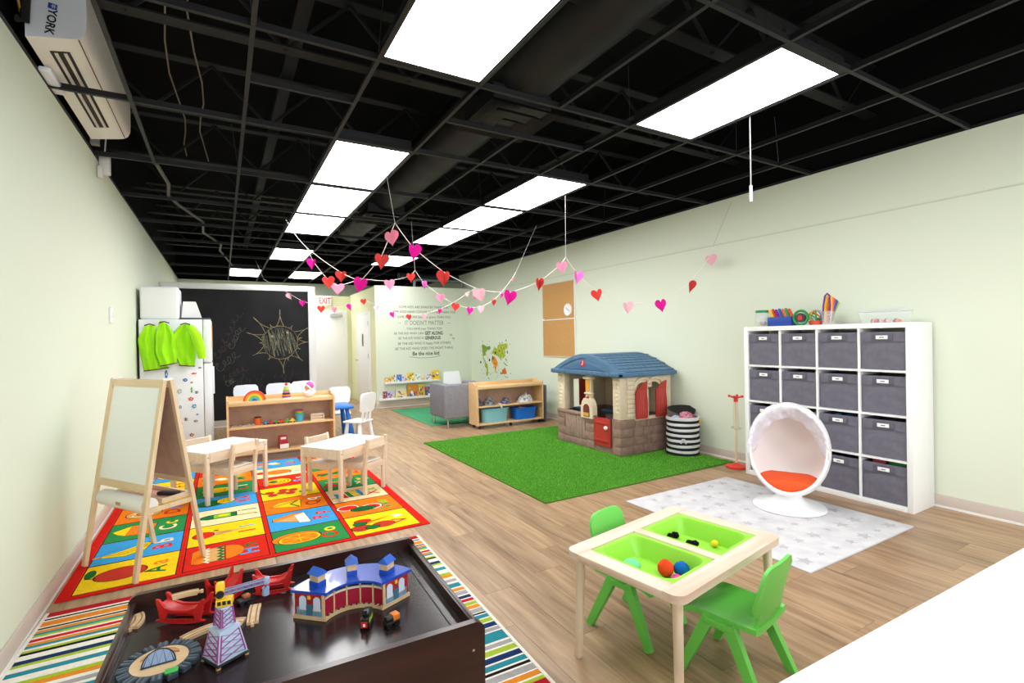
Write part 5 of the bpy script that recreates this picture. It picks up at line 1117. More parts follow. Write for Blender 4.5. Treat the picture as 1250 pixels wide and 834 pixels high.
for u in (-.012, .512):
    p = egg(u % 1, 1, 1.02); MB().box(p[0]-.01, p[0]+.01, p[1]-.02, p[1]+.0, p[2]-.03, p[2]+.03, mat('#dcdce2', .4), .004).obj('canopy_clip', eg)
# ================================================================== SENSORY TABLE + GREEN CHAIRS
se = thing('sensory_table', 'light pine sensory table with two lime green inset bins', 'table', (1.766, 1.589, .0005), math.radians(9.5))
TL_, TW_, TZ = .425, .287, .48
PK = wood('#ecd9ca', '#dbbda6', 'x', s=5); PKY = wood('#ecd9ca', '#dbbda6', 'y', s=5)
def rrect(x0, x1, y0, y1, r, n=5, corners=(1, 1, 1, 1)):
    out = []
    for (cx, cy, a0), on_ in zip(((x1-r, y1-r, 0), (x0+r, y1-r, PI/2), (x0+r, y0+r, PI), (x1-r, y0+r, 1.5*PI)), corners):
        if on_: out += arc(cx, cy, r, a0, a0+PI/2, n)
        else: out.append((cx+r*(1 if a0 in (0, 1.5*PI) else -1), cy+r*(1 if a0 in (0, PI/2) else -1)))
    return out
for s in (-1, 1):
    a, b_ = sorted((s*TW_, s*.207)); MB().prism(rrect(-TL_, TL_, a, b_, .045, 5, (s > 0, s > 0, s < 0, s < 0)), TZ-.032, TZ, PK).obj('frame_board', se)
    a, b_ = sorted((s*TL_, s*.347)); MB().box(a, b_, -.2065, .2065, TZ-.032, TZ-.0005, PKY, .002).obj('frame_board', se)
MB().box(-.032, .018, -.2065, .2065, TZ-.032, TZ-.0005, PKY, .002).obj('divider', se)
for x in (-1, 1):
    for y in (-1, 1): MB().cyl((x*.385, y*.25, 0), (x*.372, y*.240, TZ-.0325), .0165, BIRCHZ, .020, n=18).obj('leg', se)
for x0, x1 in ((-.3465, -.0325), (.0185, .3465)):
    o0 = rrect(x0, x1, -.206, .206, .012, 3); i0 = rrect(x0+.022, x1-.022, -.184, .184, .05, 3)
    i1 = rrect(x0+.026, x1-.026, -.180, .180, .05, 3); bt_ = rrect(x0+.045, x1-.045, -.155, .155, .04, 3); bu = rrect(x0+.042, x1-.042, -.158, .158, .04, 3)
    k = len(o0); V = [(x, y, TZ-.006) for x, y in o0]+[(x, y, TZ-.006) for x, y in i0]+[(x, y, TZ-.016) for x, y in i1]+[(x, y, TZ-.088) for x, y in bt_]
    F = []
    for l in range(3): F += [(l*k+i, l*k+(i+1) % k, (l+1)*k+(i+1) % k, (l+1)*k+i) for i in range(k)]
    F.append(tuple(3*k+i for i in range(k)))
    V2 = [(x, y, TZ-.007) for x, y in o0]+[(x, y, TZ-.03) for x, y in i0]+[(x, y, TZ-.098) for x, y in bu]
    F2 = []
    for l in range(2): F2 += [(l*k+(i+1) % k, l*k+i, (l+1)*k+i, (l+1)*k+(i+1) % k) for i in range(k)]
    F2.append(tuple(2*k+i for i in range(k-1, -1, -1)))
    MB().add(V, F, LIME).add(V2, F2, LIME).obj('inset_bin', se)
zb_ = TZ-.0870
def in_table(x, y, z): 
    a = math.radians(9.5); return (1.766+x*math.cos(a)-y*math.sin(a), 1.589+x*math.sin(a)+y*math.cos(a), z)
def px_table(px, py, z):
    d = ray(px, py); p = Vector((0, 0, CAM_H))+d*((z-CAM_H)/d.z); return (p.x, p.y)
def yarn(name, lab, x, y, r, h, c):
    b_ = MB(); b_.ball((0, 0, h), r, mat(c, .85, .1, bump=.7, bs=160), rz=h, nu=20, nv=14)
    t = thing(name, lab, 'toy', (*px_table(x, y, zb_+.001+h), zb_+.001)); bl_ = b_.obj('ball', t)
    MB().tube([(r*.55*math.cos(a*.35)*(1-a/60), r*.55*math.sin(a*.35)*(1-a/60), h+h*math.sqrt(max(0, 1-(.55*(1-a/60))**2))-.001) for a in range(40)], .0025, mat(c, .8), 5).obj('winding', bl_)
yarn('yarn_ball', 'mint green soft ball in the sensory bin', 771, 690, .040, .026, '#7fe0a0'); yarn('yarn_ball', 'orange red yarn ball in the sensory bin', 812.5, 693.5, .034, .034, '#f04a26'); yarn('yarn_ball', 'deep blue yarn ball in the sensory bin', 832, 695, .033, .030, '#1566b8'); yarn('yarn_ball', 'flat pink yarn disc in the sensory bin', 826, 705.5, .024, .012, '#e85fae')
for k, (x, y) in enumerate(((811, 653.5), (818, 655), (824.5, 653), (817, 650.5), (842, 663), (848.5, 663.5))):
    MB().ball((0, 0, .015), .018, mat('#141416', .9, .1), rz=.015, wob=.35, ws=4.0, nu=14, nv=10).obj('pompom', None, (*px_table(x, y, zb_+.017), zb_+.001), k, ('fuzzy black pompom bunched with three others in the sensory bin' if k < 4 else 'fuzzy black pompom of the touching pair in the sensory bin'), 'pompom', 'bunched black pompoms' if k < 4 else 'paired black pompoms')
MB().ball((0, 0, .016), .017, mat('#f0d21c', .8), nu=14, nv=10, wob=.08, ws=3).obj('pompom', None, (*px_table(872.5, 664, zb_+.017), zb_+.001), 0, 'yellow pompom in the sensory bin', 'pompom')
def green_chair():
    t = thing('child_chair', 'x', 'chair', (0, 0, 0), 0, 'green plastic chairs at the sensory table')
    def seat(u, v):
        x = (u-.5)*.30; y = .155-.31*v; z = .272-.010*math.sin(PI*u)*math.sin(PI*v) - .03*max(0, .18-v)/.18*(.5+.5*math.cos(2*PI*u)*.3) + .012*(2*u-1)**4
        return (x*(1-.06*v), y, z)
    def thick(b_, fn, nu, nv, d, mt):
        top = [Vector(fn(i/nu, j/nv)) for j in range(nv+1) for i in range(nu+1)]; bot = [p+Vector(d) for p in top]; n_ = len(top)
        F = []
        for j in range(nv):
            for i in range(nu):
                q = (j*(nu+1)+i, j*(nu+1)+i+1, (j+1)*(nu+1)+i+1, (j+1)*(nu+1)+i); F.append(tuple(reversed(q))); F.append(tuple(x+n_ for x in q))
        rim = [i for i in range(nu+1)]+[j*(nu+1)+nu for j in range(1, nv+1)]+[nv*(nu+1)+i for i in range(nu-1, -1, -1)]+[j*(nu+1) for j in range(nv-1, 0, -1)]
        for a, c in zip(rim, rim[1:]+rim[:1]): F.append((a, c, c+n_, a+n_))
        b_.add(top+bot, F, mt)
    b_ = MB(); thick(b_, seat, 14, 12, (0, 0, -.022), GREENP); b_.obj('seat', t, sharp=60)
    def back(u, v):
        a = (u-.5)*1.5; w_ = .145-.008*v; z = .318+.205*v - .045*abs(2*u-1)**6*v + .02*abs(2*u-1)**6*(1-v)
        return (w_*math.sin(a)/math.sin(.75), -.15-.04*v+.05*(1-math.cos(a))*1.3, z)
    b2 = MB(); thick(b2, back, 14, 8, (0, -.014, 0), GREENP); b2.obj('backrest', t, sharp=60)
    def link(u, v):
        a = (u-.5)*1.3; return (.115*math.sin(a)/math.sin(.65), -.132-.02*v+.03*(1-math.cos(a)), .252+.085*v)
    b3 = MB(); thick(b3, link, 10, 4, (0, -.013, 0), GREENP); b3.obj('back_support', t, sharp=60)
    for s in (-1, 1):
        for yf in (.155, -.175):
            MB().bar((s*.158, yf, 0), (s*.138, yf*.25-.005, .262), .026, .034, GREENP, up=(0, 1, 0), w1=1.4).obj('leg', t)
        MB().box(s*.138-.02, s*.138+.02, -.07, .06, .232, .262, GREENP, .008).obj('leg_bracket', t)
    return t
gch = green_chair(); gch.location = (1.85, 1.36, .0005); gch.rotation_euler.z = math.radians(11); gch['label'] = 'green plastic chair at the sensory table with its back to the white cabinet'
dup(gch, (1.745, 1.815, .0005), math.radians(194), 'green plastic chair at the sensory table with its back to the grass mat')

# ================================================================== WHITE CABINET, FRONT RIGHT
wcab = thing('white_cabinet', 'low white cabinet top filling the corner by the sensory table', 'cabinet', (.58, .555, .0005), math.radians(-1.8))
MB().box(0, 1.9, -.42, 0, .735, .77, mat('#d6d8e1', .35, .4), .002).obj('top', wcab)
MB().box(.02, 1.88, -.40, -.02, 0, .734, WHITE, .002).obj('body', wcab); MB().box(0, 1.9, .0005, .012, .70, .768, WHITE, .002).obj('edge_strip', wcab)

# ================================================================== TRAIN TABLE
tt = thing('train_table', 'dark espresso wooden train table with raised rims', 'table', (.215, 1.965, .0105), math.radians(-2.2))
ESP = mat('#2b1613', .28, .5, second='#361c17', vs=18, stretch=(.12, 1, 1)); ESPT = mat('#241a1b', .22, .5, var=.12, vs=30, stretch=(.1, 1, 1))
tw, td, tz = .555, .42, .39
for s in (-1, 1):
    pl = [(-tw, .0), (tw, .0)]+arc(tw-.03, .415, .035, 0, PI/2, 5)+arc(-tw+.03, .415, .035, PI/2, PI, 5)
    MB().prism(pl, s*td-(.0 if s < 0 else .025), s*td+(.025 if s < 0 else 0), ESP, Matrix(((1, 0, 0, 0), (0, 0, 1, 0), (0, 1, 0, 0), (0, 0, 0, 1)))).obj('long_panel', tt)
    MB().box(s*(tw-.012)-.012, s*(tw-.012)+.012, -td+.026, td-.026, .05, .425, ESP, .003).obj('end_panel', tt)
for x0, x1 in ((-tw+.025, -.001), (.001, tw-.025)): pass
MB().box(-tw+.025, tw-.025, -td+.026, .0455, tz-.018, tz, ESPT).obj('play_board', tt); MB().box(-tw+.025, tw-.025, .0465, td-.026, tz-.018, tz, ESPT).obj('play_board', tt)
MB().box(tw-.075, tw-.071, -td+.026, td-.026, tz, tz+.0015, mat('#0d0908', .6)).obj('groove_strip', tt)
for x in (-1, 1): MB().cyl((x*(tw-.04), -td-.001, .36), (x*(tw-.04), -td-.004, .36), .005, CHROME, n=8).obj('bolt', tt)
TZt = .0105+tz+.0008
TWD = wood('#dcc09a', '#c9a67c', 'x', s=10); TGR = mat('#3b4652', .55, .3); TRED = mat('#c3201f', .42, .4); TPUR = mat('#9a3d86', .5); TLB = mat('#b7c6dc', .5); TNB = mat('#8598b8', .5); TYEL = mat('#eec02a', .45)
# roundhouse
rh = thing('toy_roundhouse', 'curved toy engine shed with red doors and a blue roof', 'toy', (.3945, 1.83, TZt))
A0, A1, RI, RO, HW_ = math.radians(24), math.radians(136), .125, .250, .082
def sector(r0, r1, a0, a1, n_=20): return arc(0, 0, r1, a0, a1, n_)+list(reversed(arc(0, 0, r0, a0, a1, n_)))
MB().prism(sector(RI-.006, RO+.004, A0-.02, A1+.02), 0, .014, TWD).obj('base', rh)
BRK, SKY = mat('#b3262b', .6, second='#8f1d22', vs=90, lo=.45, hi=.55), mat('#6f9db8', .6, second='#5a88a6', vs=70)
MB().prism(sector(RO-.008, RO, A0, A1), .0145, HW_+.014, BRK).obj('back_wall', rh)
for a in (A0, A1):
    s = 1 if a == A0 else -1
    T = RZ(a) @ TR(0, 0 if s > 0 else -.006, 0)
    MB().box(RI, RO-.009, 0, .006, .0145, HW_+.014, BRK, T=T).obj('end_wall', rh)
    yo = -.0012 if s > 0 else .006
    MB().box(RI+.005, RO-.009, yo, yo+.0012, .015, .042, SKY, T=T).obj('stone_course', rh)
    for x in (RI+.030, RO-.036):
        pl = [(x-.014, .036), (x+.014, .036)]+arc(x, .072, .014, 0, PI, 8); yy = -.004 if s > 0 else .0075
        MB().prism(pl, yy, yy+.0025, mat('#c8d6ea', .5), T @ Matrix(((1, 0, 0, 0), (0, 0, 1, 0), (0, 1, 0, 0), (0, 0, 0, 1)))).obj('window', rh)
        MB().prism([(x-.016, .034), (x+.016, .034), (x+.016, .037), (x-.016, .037)], yy-.001, yy+.003, TWD, T @ Matrix(((1, 0, 0, 0), (0, 0, 1, 0), (0, 1, 0, 0), (0, 0, 0, 1)))).obj('window_sill', rh)
    xm = (RI+RO)/2
    yy = -.004 if s > 0 else .0075
    MB().box(xm-.012, xm+.012, yy, yy+.0025, .016, .055, mat('#3f6a86', .5), T=T).obj('side_door', rh); MB().box(xm-.006, xm+.006, yy, yy+.003, .075, .088, TYEL, T=T).obj('lamp', rh)
for k in range(5):
    a0, a1 = A0+(A1-A0)*k/5, A0+(A1-A0)*(k+1)/5
    MB().prism(sector(RI+.003, RI+.008, a0+.025, a1-.025, 5), .0145, HW_-.008, mat('#9c1230', .5)).obj('door', rh)
    MB().prism(sector(RI, RI+.010, a0-.018, a0+.024, 3), .0145, HW_+.014, TWD).obj('pillar', rh)
    MB().prism(sector(RI+.001, RI+.009, a0+.025, a1-.025, 5), HW_-.0075, HW_+.0, mat('#d6cfc6', .5)).obj('fanlight', rh)
MB().prism(sector(RI, RI+.010, A1-.02, A1+.02, 3), .0145, HW_+.014, TWD).obj('pillar', rh)
MB().prism(sector(RI-.012, RO+.010, A0-.04, A1+.04, 26), HW_+.0145, HW_+.024, mat('#1f49b0', .28, .5, coat=.3)).obj('roof', rh)
for a in (math.radians(122), math.radians(81), math.radians(38)):
    T = RZ(a) @ TR(.190, 0, HW_+.0243); b_ = MB(); b_.box(-.024, .024, -.019, .019, 0, .018, mat('#1f49b0', .3), T=T).box(-.022, .022, -.017, .017, .018, .044, TWD, T=T)
    V = [(-.030, -.024, .044), (.030, -.024, .044), (.030, .024, .044), (-.030, .024, .044), (-.022, 0, .066), (.022, 0, .066)]
    b_.add(V, [(3, 2, 1, 0), (0, 1, 5, 4), (2, 3, 4, 5), (1, 2, 5), (3, 0, 4)], mat('#1a56b8', .35), T); b_.obj('cupola', rh)
for k in range(5):
    a = A0+(A1-A0)*(k+.5)/5
    for s in (-1, 1): MB().box(.117, .126, s*.010-.003, s*.010+.003, .0145, .017, BLACKM, T=RZ(a)).obj('track_groove', rh)
# engine and wagon
en = thing('toy_engine', 'small black toy engine with green windows and a red front', 'toy', (.432, 1.815, TZt), math.radians(62))
MB().box(-.038, .038, -.014, .014, .008, .038, mat('#17181b', .35), .004).box(-.02, .03, -.013, .013, .038, .05, mat('#17181b', .35), .004).obj('body', en)
for x in (-.018, .008): MB().box(x-.009, x+.009, -.0155, -.0142, .020, .034, mat('#a9c832', .4)).box(x-.009, x+.009, .0142, .0155, .020, .034, mat('#a9c832', .4)).obj('window', en)
MB().box(-.041, -.0385, -.011, .011, .010, .030, mat('#c92a24', .4)).box(-.042, -.0412, -.004, .004, .014, .024, WHITE).obj('front_plate', en); MB().cyl((-.02, 0, .05), (-.02, 0, .062), .006, BLACKM, n=10).obj('funnel', en)
for x in (-.024, .0, .024):
    for y in (-1, 1): MB().cyl((x, y*.013, .0085), (x, y*.017, .0085), .0085, BLACKM, n=12).obj('wheel', en)
wg = thing('toy_wagon', 'tiny orange and black toy wagon', 'toy', (.505, 1.762, TZt), math.radians(15))
MB().box(-.026, .026, -.015, .015, .012, .019, mat('#2a2520', .5), .002).box(.0, .027, -.015, .015, .019, .040, mat('#e07a2a', .5), .003).obj('body', wg); MB().cyl((-.024, 0, .027), (.0, 0, .027), .012, mat('#1b1b1d', .3), n=14).obj('tank', wg)
for x in (-.016, .016):
    for y in (-1, 1): MB().cyl((x, y*.012, .009), (x, y*.018, .009), .009, mat('#17181b', .3), n=12).obj('wheel', wg)
# crane tower
cr = thing('toy_crane', 'pale blue and purple toy crane tower with a yellow cab', 'toy', (-.010, 1.872, TZt), math.radians(28))
MB().box(-.052, .052, -.052, .052, .006, .014, mat('#20262c', .5), .003).obj('base', cr)
for x in (-1, 1):
    for y in (-1, 1): MB().cyl((x*.045, y*.045, 0), (x*.045, y*.045, .006), .007, mat('#c9a06a', .5), n=10).obj('foot', cr)
def frus(a, b_, z0, z1, nm, mt):
    V = [(x*a, y*a, z0) for x, y in ((-1, -1), (1, -1), (1, 1), (-1, 1))]+[(x*b_, y*b_, z1) for x, y in ((-1, -1), (1, -1), (1, 1), (-1, 1))]
    tw_ = MB().add(V, [(3, 2, 1, 0), (4, 5, 6, 7)]+[(i, (i+1) % 4, 4+(i+1) % 4, 4+i) for i in range(4)], mt).obj(nm, cr)
    if nm == 'platform': return
    for f in range(4):
        g = MB(); T = RZ(f*PI/2); n_ = 4
        def pt(u, v): k = a+(b_-a)*v; return Vector((u*k*.86, -(k+.0012), z0+(z1-z0)*(.06+.88*v)))
        for s in (-1, 1): g.bar(pt(s, 0), pt(s, 1), .0045, .002, TPUR, T)
        for q in range(n_): g.bar(pt(-1, q/n_), pt(1, (q+1)/n_), .003, .002, TPUR, T); g.bar(pt(1, q/n_), pt(-1, (q+1)/n_), .003, .002, TPUR if f % 2 else TNB, T)
        g.obj('lattice', tw_)
frus(.047, .032, .0145, .098, 'lower_tower', TLB); frus(.034, .033, .0985, .106, 'platform', TLB); frus(.023, .018, .1065, .170, 'upper_tower', TLB)
RB_ = math.radians(-38)
cb_ = MB(T=RZ(RB_)); cb_.box(-.022, .026, -.017, .017, .1705, .195, TYEL, .004).box(-.022, .002, -.014, .014, .195, .245, TYEL, .005); cb_.obj('cab', cr)
cw = MB(T=RZ(RB_)); [cw.box(x, x+.010, -.0185, -.0172, .178, .190, mat('#20242a', .3)) for x in (-.016, -.002, .012)]; cw.obj('cab_window', cr)
MB(T=RZ(RB_)).cyl((-.008, -.015, .213), (-.008, -.021, .213), .012, mat('#1b1b1f', .4), n=14).obj('winch', cr)
bo = MB(T=RZ(RB_)); p0, p1 = Vector((0, 0, .212)), Vector((.125, 0, .228))
for s in (-1, 1):
    for z in (-1, 1): bo.bar(p0+Vector((0, s*.007, z*.006)), p1+Vector((0, s*.007, z*.006)), .0035, .0035, mat('#8f96b8', .5))
for q in range(7):
    a, b_ = p0.lerp(p1, q/7), p0.lerp(p1, (q+1)/7)
    for s in (-1, 1): bo.bar(a+Vector((0, s*.007, -.006)), b_+Vector((0, s*.007, .006)), .002, .002, mat('#6f77a8', .5)); bo.bar(a+Vector((0, s*.007, .006)), b_+Vector((0, s*.007, -.006)), .002, .002, TPUR)
bo.box(.118, .134, -.011, .011, .216, .238, mat('#8fa3c4', .5), .004); bo.obj('boom', cr)
MB(T=RZ(RB_)).cyl((.122, 0, .18), (.122, 0, .205), .011, mat('#7f93b8', .5), n=14).cyl((.122, 0, .205), (.122, 0, .218), .002, BLACKM, n=6).obj('hook_block', cr)
# turntable
tu = thing('toy_turntable', 'round wooden toy turntable with a toothed grey rim', 'toy', (-.190, 1.935, TZt))
MB().cyl((0, 0, 0), (0, 0, .012), .088, TGR, n=32).cyl((0, 0, .012), (0, 0, .017), .078, TWD, n=32).obj('disc', tu)
for k in range(16):
    b_ = MB(); b_.box(.076, .112, -.015, .015, .0, .0175, TGR, .003, RZ(2*PI*k/16)); b_.box(.084, .110, -.010, -.005, .0175, .0195, mat('#5a6672', .5), T=RZ(2*PI*k/16)).box(.084, .110, .005, .010, .0175, .0195, mat('#5a6672', .5), T=RZ(2*PI*k/16)); b_.obj('ramp_segment', tu)
half = arc(0, 0, .046, 0, PI, 14)
MB().prism(half+[(-.046, -.002), (.046, -.002)], -.003, .003, TNB, TR(0, -.028, .0185) @ RX(PI/2*.55)).obj('truss_plate', tu)
tb = MB(); TT_ = TR(0, -.028, .0185) @ RX(PI/2*.55) @ TR(0, 0, .0034)
tb.ribbon(arc(0, 0, .044, 0, PI, 14), .004, mat('#1f2530', .5), TT_); tb.ribbon([(-.046, 0), (.046, 0)], .004, mat('#1f2530', .5), TT_)
zz = [(-.04, .0), (-.03, .03), (-.02, .0), (-.01, .042), (0, 0), (.01, .042), (.02, 0), (.03, .03), (.04, 0)]; tb.ribbon(zz, .003, mat('#1f2530', .5), TT_); tb.obj('truss', tu)
MB().prism(arc(0, .012, .052, .15, PI-.15, 12)+[(-.03, .03), (.03, .03)], .0172, .021, wood('#c9986a', '#b98456', 'x')).obj('bridge_deck', tu); MB().box(.02, .055, -.1, -.075, .0176, .024, mat('#39b54a', .5), .003).obj('green_lever', tu)
# red bridge pieces
def bridge(lab, loc_, rz, tiltx=0, w_=.075, h=.088):
    t = thing('toy_bridge', lab, 'toy', loc_, rz); T0 = RX(tiltx)
    for s in (-1, 1):
        bot = [(x, .012*(x/w_)**2*1.0) for x in [w_*(-1+2*i/12) for i in range(13)]]
        top = [(w_*.98, h), (w_*.86, h*.98), (w_*.62, h*.66), (w_*.3, h*.54), (0, h*.52), (-w_*.3, h*.54), (-w_*.62, h*.66), (-w_*.86, h*.98), (-w_*.98, h)]
        hole = [(-w_*.62, h*.17), (w_*.62, h*.17), (w_*.5, h*.50), (-w_*.5, h*.50)]
        # frame around the opening: four strips
        M_ = T0 @ TR(0, s*.026, 0) @ RX(PI/2)
        b_ = MB(); b_.prism(bot+[(w_*.8, h*.17), (-w_*.8, h*.17)], -.005, .005, TRED, M_)
        for q in (-1, 1): b_.prism([(q*w_*.8, h*.17), (q*w_*.62, h*.17), (q*w_*.48, h*.50), (q*w_*.62, h*.66), (q*w_*.86, h*.98), (q*w_*.98, h)][::q], -.005, .005, TRED, M_)
        b_.prism([(-w_*.5, h*.46), (w_*.5, h*.46), (w_*.62, h*.66), (w_*.3, h*.56), (-w_*.3, h*.56), (-w_*.62, h*.66)], -.005, .005, TRED, M_); b_.obj('side_wall', t)
        for q in range(9): MB().box(-w_*.9+q*w_*.2, -w_*.9+q*w_*.2+.010, s*.0312, s*.0312+s*.002, .012, .016, mat('#a51818', .5), T=T0).obj('brick_course', t)
    dk = [(x, h*(.50+.40*(abs(x)/w_)**2.2)) for x in [w_*(-.86+1.72*i/14) for i in range(15)]]
    MB().prism(dk+[(x, z-.006) for x, z in reversed(dk)], -.021, .021, TRED, T0 @ RX(PI/2)).obj('deck', t); return t
bridge('red toy bridge piece standing next to the engine shed', (.165, 2.262, TZt+.001), math.radians(-14))
bridge('red toy bridge piece with a wooden track lying across it', (-.135, 2.205, TZt+.001), math.radians(-32), 0, .092, .088)
bridge('red toy bridge piece standing at the rear rim of the table', (-.01, 2.285, TZt+.001), math.radians(38), 0, .062, .105)
# wooden tracks
def track(lab, pts, loc_, wd=.038):
    t = thing('toy_track', lab, 'toy', loc_); P = [Vector((p[0], p[1], 0)) for p in pts]; body = MB(); V = []; F = []
    for i, p in enumerate(P):
        d = (P[min(i+1, len(P)-1)]-P[max(i-1, 0)]).normalized(); q = Vector((-d.y, d.x, 0))*wd/2
        V += [p+q, p-q, p-q+Vector((0, 0, .011)), p+q+Vector((0, 0, .011))]
    for i in range(len(P)-1):
        for j_ in range(4): F.append((i*4+j_, i*4+(j_+1) % 4, (i+1)*4+(j_+1) % 4, (i+1)*4+j_))
    F += [(0, 1, 2, 3), tuple(4*(len(P)-1)+k for k in (3, 2, 1, 0))]
    tbd = body.add(V, F, TWD).obj('track_body', t)
    for s in (-1, 1):
        g = MB(); pp = []
        for i, p in enumerate(P):
            d = (P[min(i+1, len(P)-1)]-P[max(i-1, 0)]).normalized(); pp.append(p+Vector((-d.y, d.x, 0))*s*.010)
        g.ribbon(pp, .005, mat('#8d6a45', .7), TR(0, 0, .0114)); g.obj('rail_groove', tbd)
    p = P[-1]; d = (P[-1]-P[-2]).normalized(); MB().cyl((p+d*.012), (p+d*.012+Vector((0, 0, .010))), .006, TWD, n=10).bar(p+Vector((0, 0, .005)), p+d*.012+Vector((0, 0, .005)), .005, .009, TWD).obj('peg', t)
track('curved wooden toy track joining the turntable towards the red bridges', [(.17*math.cos(a), .17*math.sin(a)) for a in [math.radians(128-66*i/10) for i in range(11)]][::-1], (-.03, 1.915, TZt))
track('short straight wooden toy track beside the crane hook', [(0, .0), (.005, .05), (.012, .10), (.018, .13)][::-1], (.076, 2.035, TZt))
track('short curved wooden toy track by the striped rug corner of the table', [(.11*math.cos(a), .11*math.sin(a)) for a in [math.radians(-28+52*i/8) for i in range(9)]][::-1], (-.395, 2.285, TZt))
track('short wooden toy track lying on the red bridge piece', [(-.04, 0), (-.013, .004), (.013, .004), (.04, 0)], (-.135, 2.205, TZt+.088), .032)
lc = thing('toy_truck', 'tiny brown toy truck between the red bridge pieces', 'toy', (.055, 2.215, TZt), .4)
MB().box(-.022, .022, -.013, .013, .01, .022, mat('#3a3d42', .4), .003).box(-.004, .022, -.012, .012, .022, .034, mat('#a8572f', .5), .003).obj('body', lc)
for x in (-.013, .013):
    for y in (-1, 1): MB().cyl((x, y*.011, .008), (x, y*.015, .008), .008, BLACKM, n=10).obj('wheel', lc)

# ================================================================== HEART GARLANDS
def heart_half(n_=14):
    pts = []
    for i in range(n_+1):
        t = PI*i/n_; pts.append((16*math.sin(t)**3/16, (13*math.cos(t)-5*math.cos(2*t)-2*math.cos(3*t)-math.cos(4*t))/16))
    return pts
HH = heart_half()
def heart(par, p, size, col, yaw, spread, wings=2, roll=0):
    b_ = MB(); s = size/2
    T = RZ(yaw+random.uniform(-.35, .35)) @ RY(random.uniform(-.22, .22)) @ RX(random.uniform(-.15, .15)); spread = spread*1.25+.12
    dirs = [-(PI/2)+spread, (PI/2)-spread] + ([PI] if wings == 3 else [])
    for k, a in enumerate(dirs):      # leaf direction measured from -y (facing the viewer) about the vertical fold
        Tq = T @ RZ(a - PI/2 if False else 0)
        dx, dy = math.sin(a), -math.cos(a)
        V = [(s*x*dx, s*x*dy, s*(z-.25)) for x, z in HH]; V2 = [(x+dy*.0008, y-dx*.0008, z) for x, y, z in V]; m_ = len(V)
        b_.add(V+V2, [tuple(range(m_)), tuple(range(2*m_-1, m_-1, -1))]+[(i, i+1, m_+i+1, m_+i) for i in range(m_-1)], PAPERP[col], T)
    o = b_.obj('heart', par, p, label=col.replace('pale', 'pale pink')+' paper heart'); return o
def garland(lab, pts, hearts, hangs, size, remap=None):
    if remap:
        dm = lambda x: float(np.interp(x, [a for a, b in remap], [b for a, b in remap]))
        hearts = [(h[0], h[1], dm(h[0])-.02, h[3], h[4]*dm(h[0])/h[2], *h[5:]) for h in hearts]
        pts = [(x, y, dm(x)) for x, y, d in pts]; hangs = [((x, y, dm(x)), q) for (x, y, d), q in hangs]
    root = thing('heart_garland', lab, 'garland', (0, 0, 0), 0, 'paper heart garlands')
    P = [at_depth(*q) for q in pts]
    sm = []
    for a, b_ in zip(P, P[1:]):
        L_ = (b_-a).length
        for i in range(6): sm.append(a.lerp(b_, i/6)-Vector((0, 0, .035*L_*4*(i/6)*(1-i/6)*.5)))
    sm.append(P[-1]); MB().tube(sm, .0034, CORDW, 5).obj('string', root)
    for (px, py, d_), (qx, qy) in hangs:
        a = at_depth(px, py, d_); r_ = ray(qx, qy); top = Vector((0, 0, CAM_H)) + r_*((ZC+.002-CAM_H)/r_.z) if r_.z > .05 else Vector((a.x, a.y, ZC))
        if top.x > XR-.008: top = Vector((0, 0, CAM_H)) + r_*((XR-.008)/r_.x)
        if (top-a).length > 2.2: top = Vector((a.x+.05, a.y+.1, ZC+.002))
        MB().cyl(a, top, .0022, mat('#b9b4b4', .7), n=5).obj('hanging_thread', root)
    for px, py, d_, col, sz, yaw, spr, wi in hearts:
        heart(root, at_depth(px, py, d_), sz, col, -.52+yaw, spr, wi)
S1 = [(349, 268, 3.9), (374, 302, 3.35), (417, 333, 3.3), (440, 343, 3.3), (466, 312, 3.2), (482, 272, 3.15), (504, 302, 3.2), (543, 333, 3.2), (586, 354, 3.25), (622, 357, 3.4), (658, 344, 3.55), (684, 323, 3.55), (690.5, 314, 3.55), (704, 334, 3.55), (729, 356, 3.55), (765, 370, 3.55), (807, 368, 3.55), (841, 346, 3.6), (866, 314, 3.65), (870, 302, 3.65)]
garland('heart garland swooping from the chalkboard lights to the cubby wall, with the largest hearts', S1,
        [(417, 335, 3.3, 'red', .085, .1, .35, 2), (440, 344, 3.28, 'magenta', .118, .5, .5, 3), (466, 316, 3.18, 'red', .112, .1, .4, 2), (477, 287, 3.15, 'pink', .11, 1.2, .9, 3), (504, 304, 3.18, 'magenta', .12, .4, .5, 2), (543, 336, 3.18, 'red', .115, -.1, .45, 2), (586, 357, 3.22, 'pale', .10, .0, .25, 3), (622, 360, 3.38, 'magenta', .118, .2, .5, 3), (658, 344, 3.53, 'red', .105, .4, .7, 2), (685, 324, 3.53, 'pink', .092, .2, .35, 3), (704, 336, 3.53, 'lilac', .105, .1, .45, 2), (729, 358, 3.53, 'red', .098, -.2, .4, 3), (765, 373, 3.53, 'pale', .098, .1, .35, 3), (807, 370, 3.53, 'magenta', .105, -.4, .5, 2), (841, 347, 3.58, 'red', .105, .6, .6, 2), (867, 315, 3.63, 'pale', .095, .5, .7, 3)],
        [((482, 272, 3.15), (466, 180)), ((690.5, 314, 3.55), (690, 238)), ((870, 302, 3.65), (893, 246))], .1,
        [(349, 6.0), (374, 4.8), (417, 4.6), (440, 4.4), (466, 4.1), (482, 4.0), (504, 4.2), (543, 4.4), (586, 4.7), (622, 4.95), (658, 5.25), (690, 5.4), (765, 5.55), (841, 5.65), (870, 5.7)])
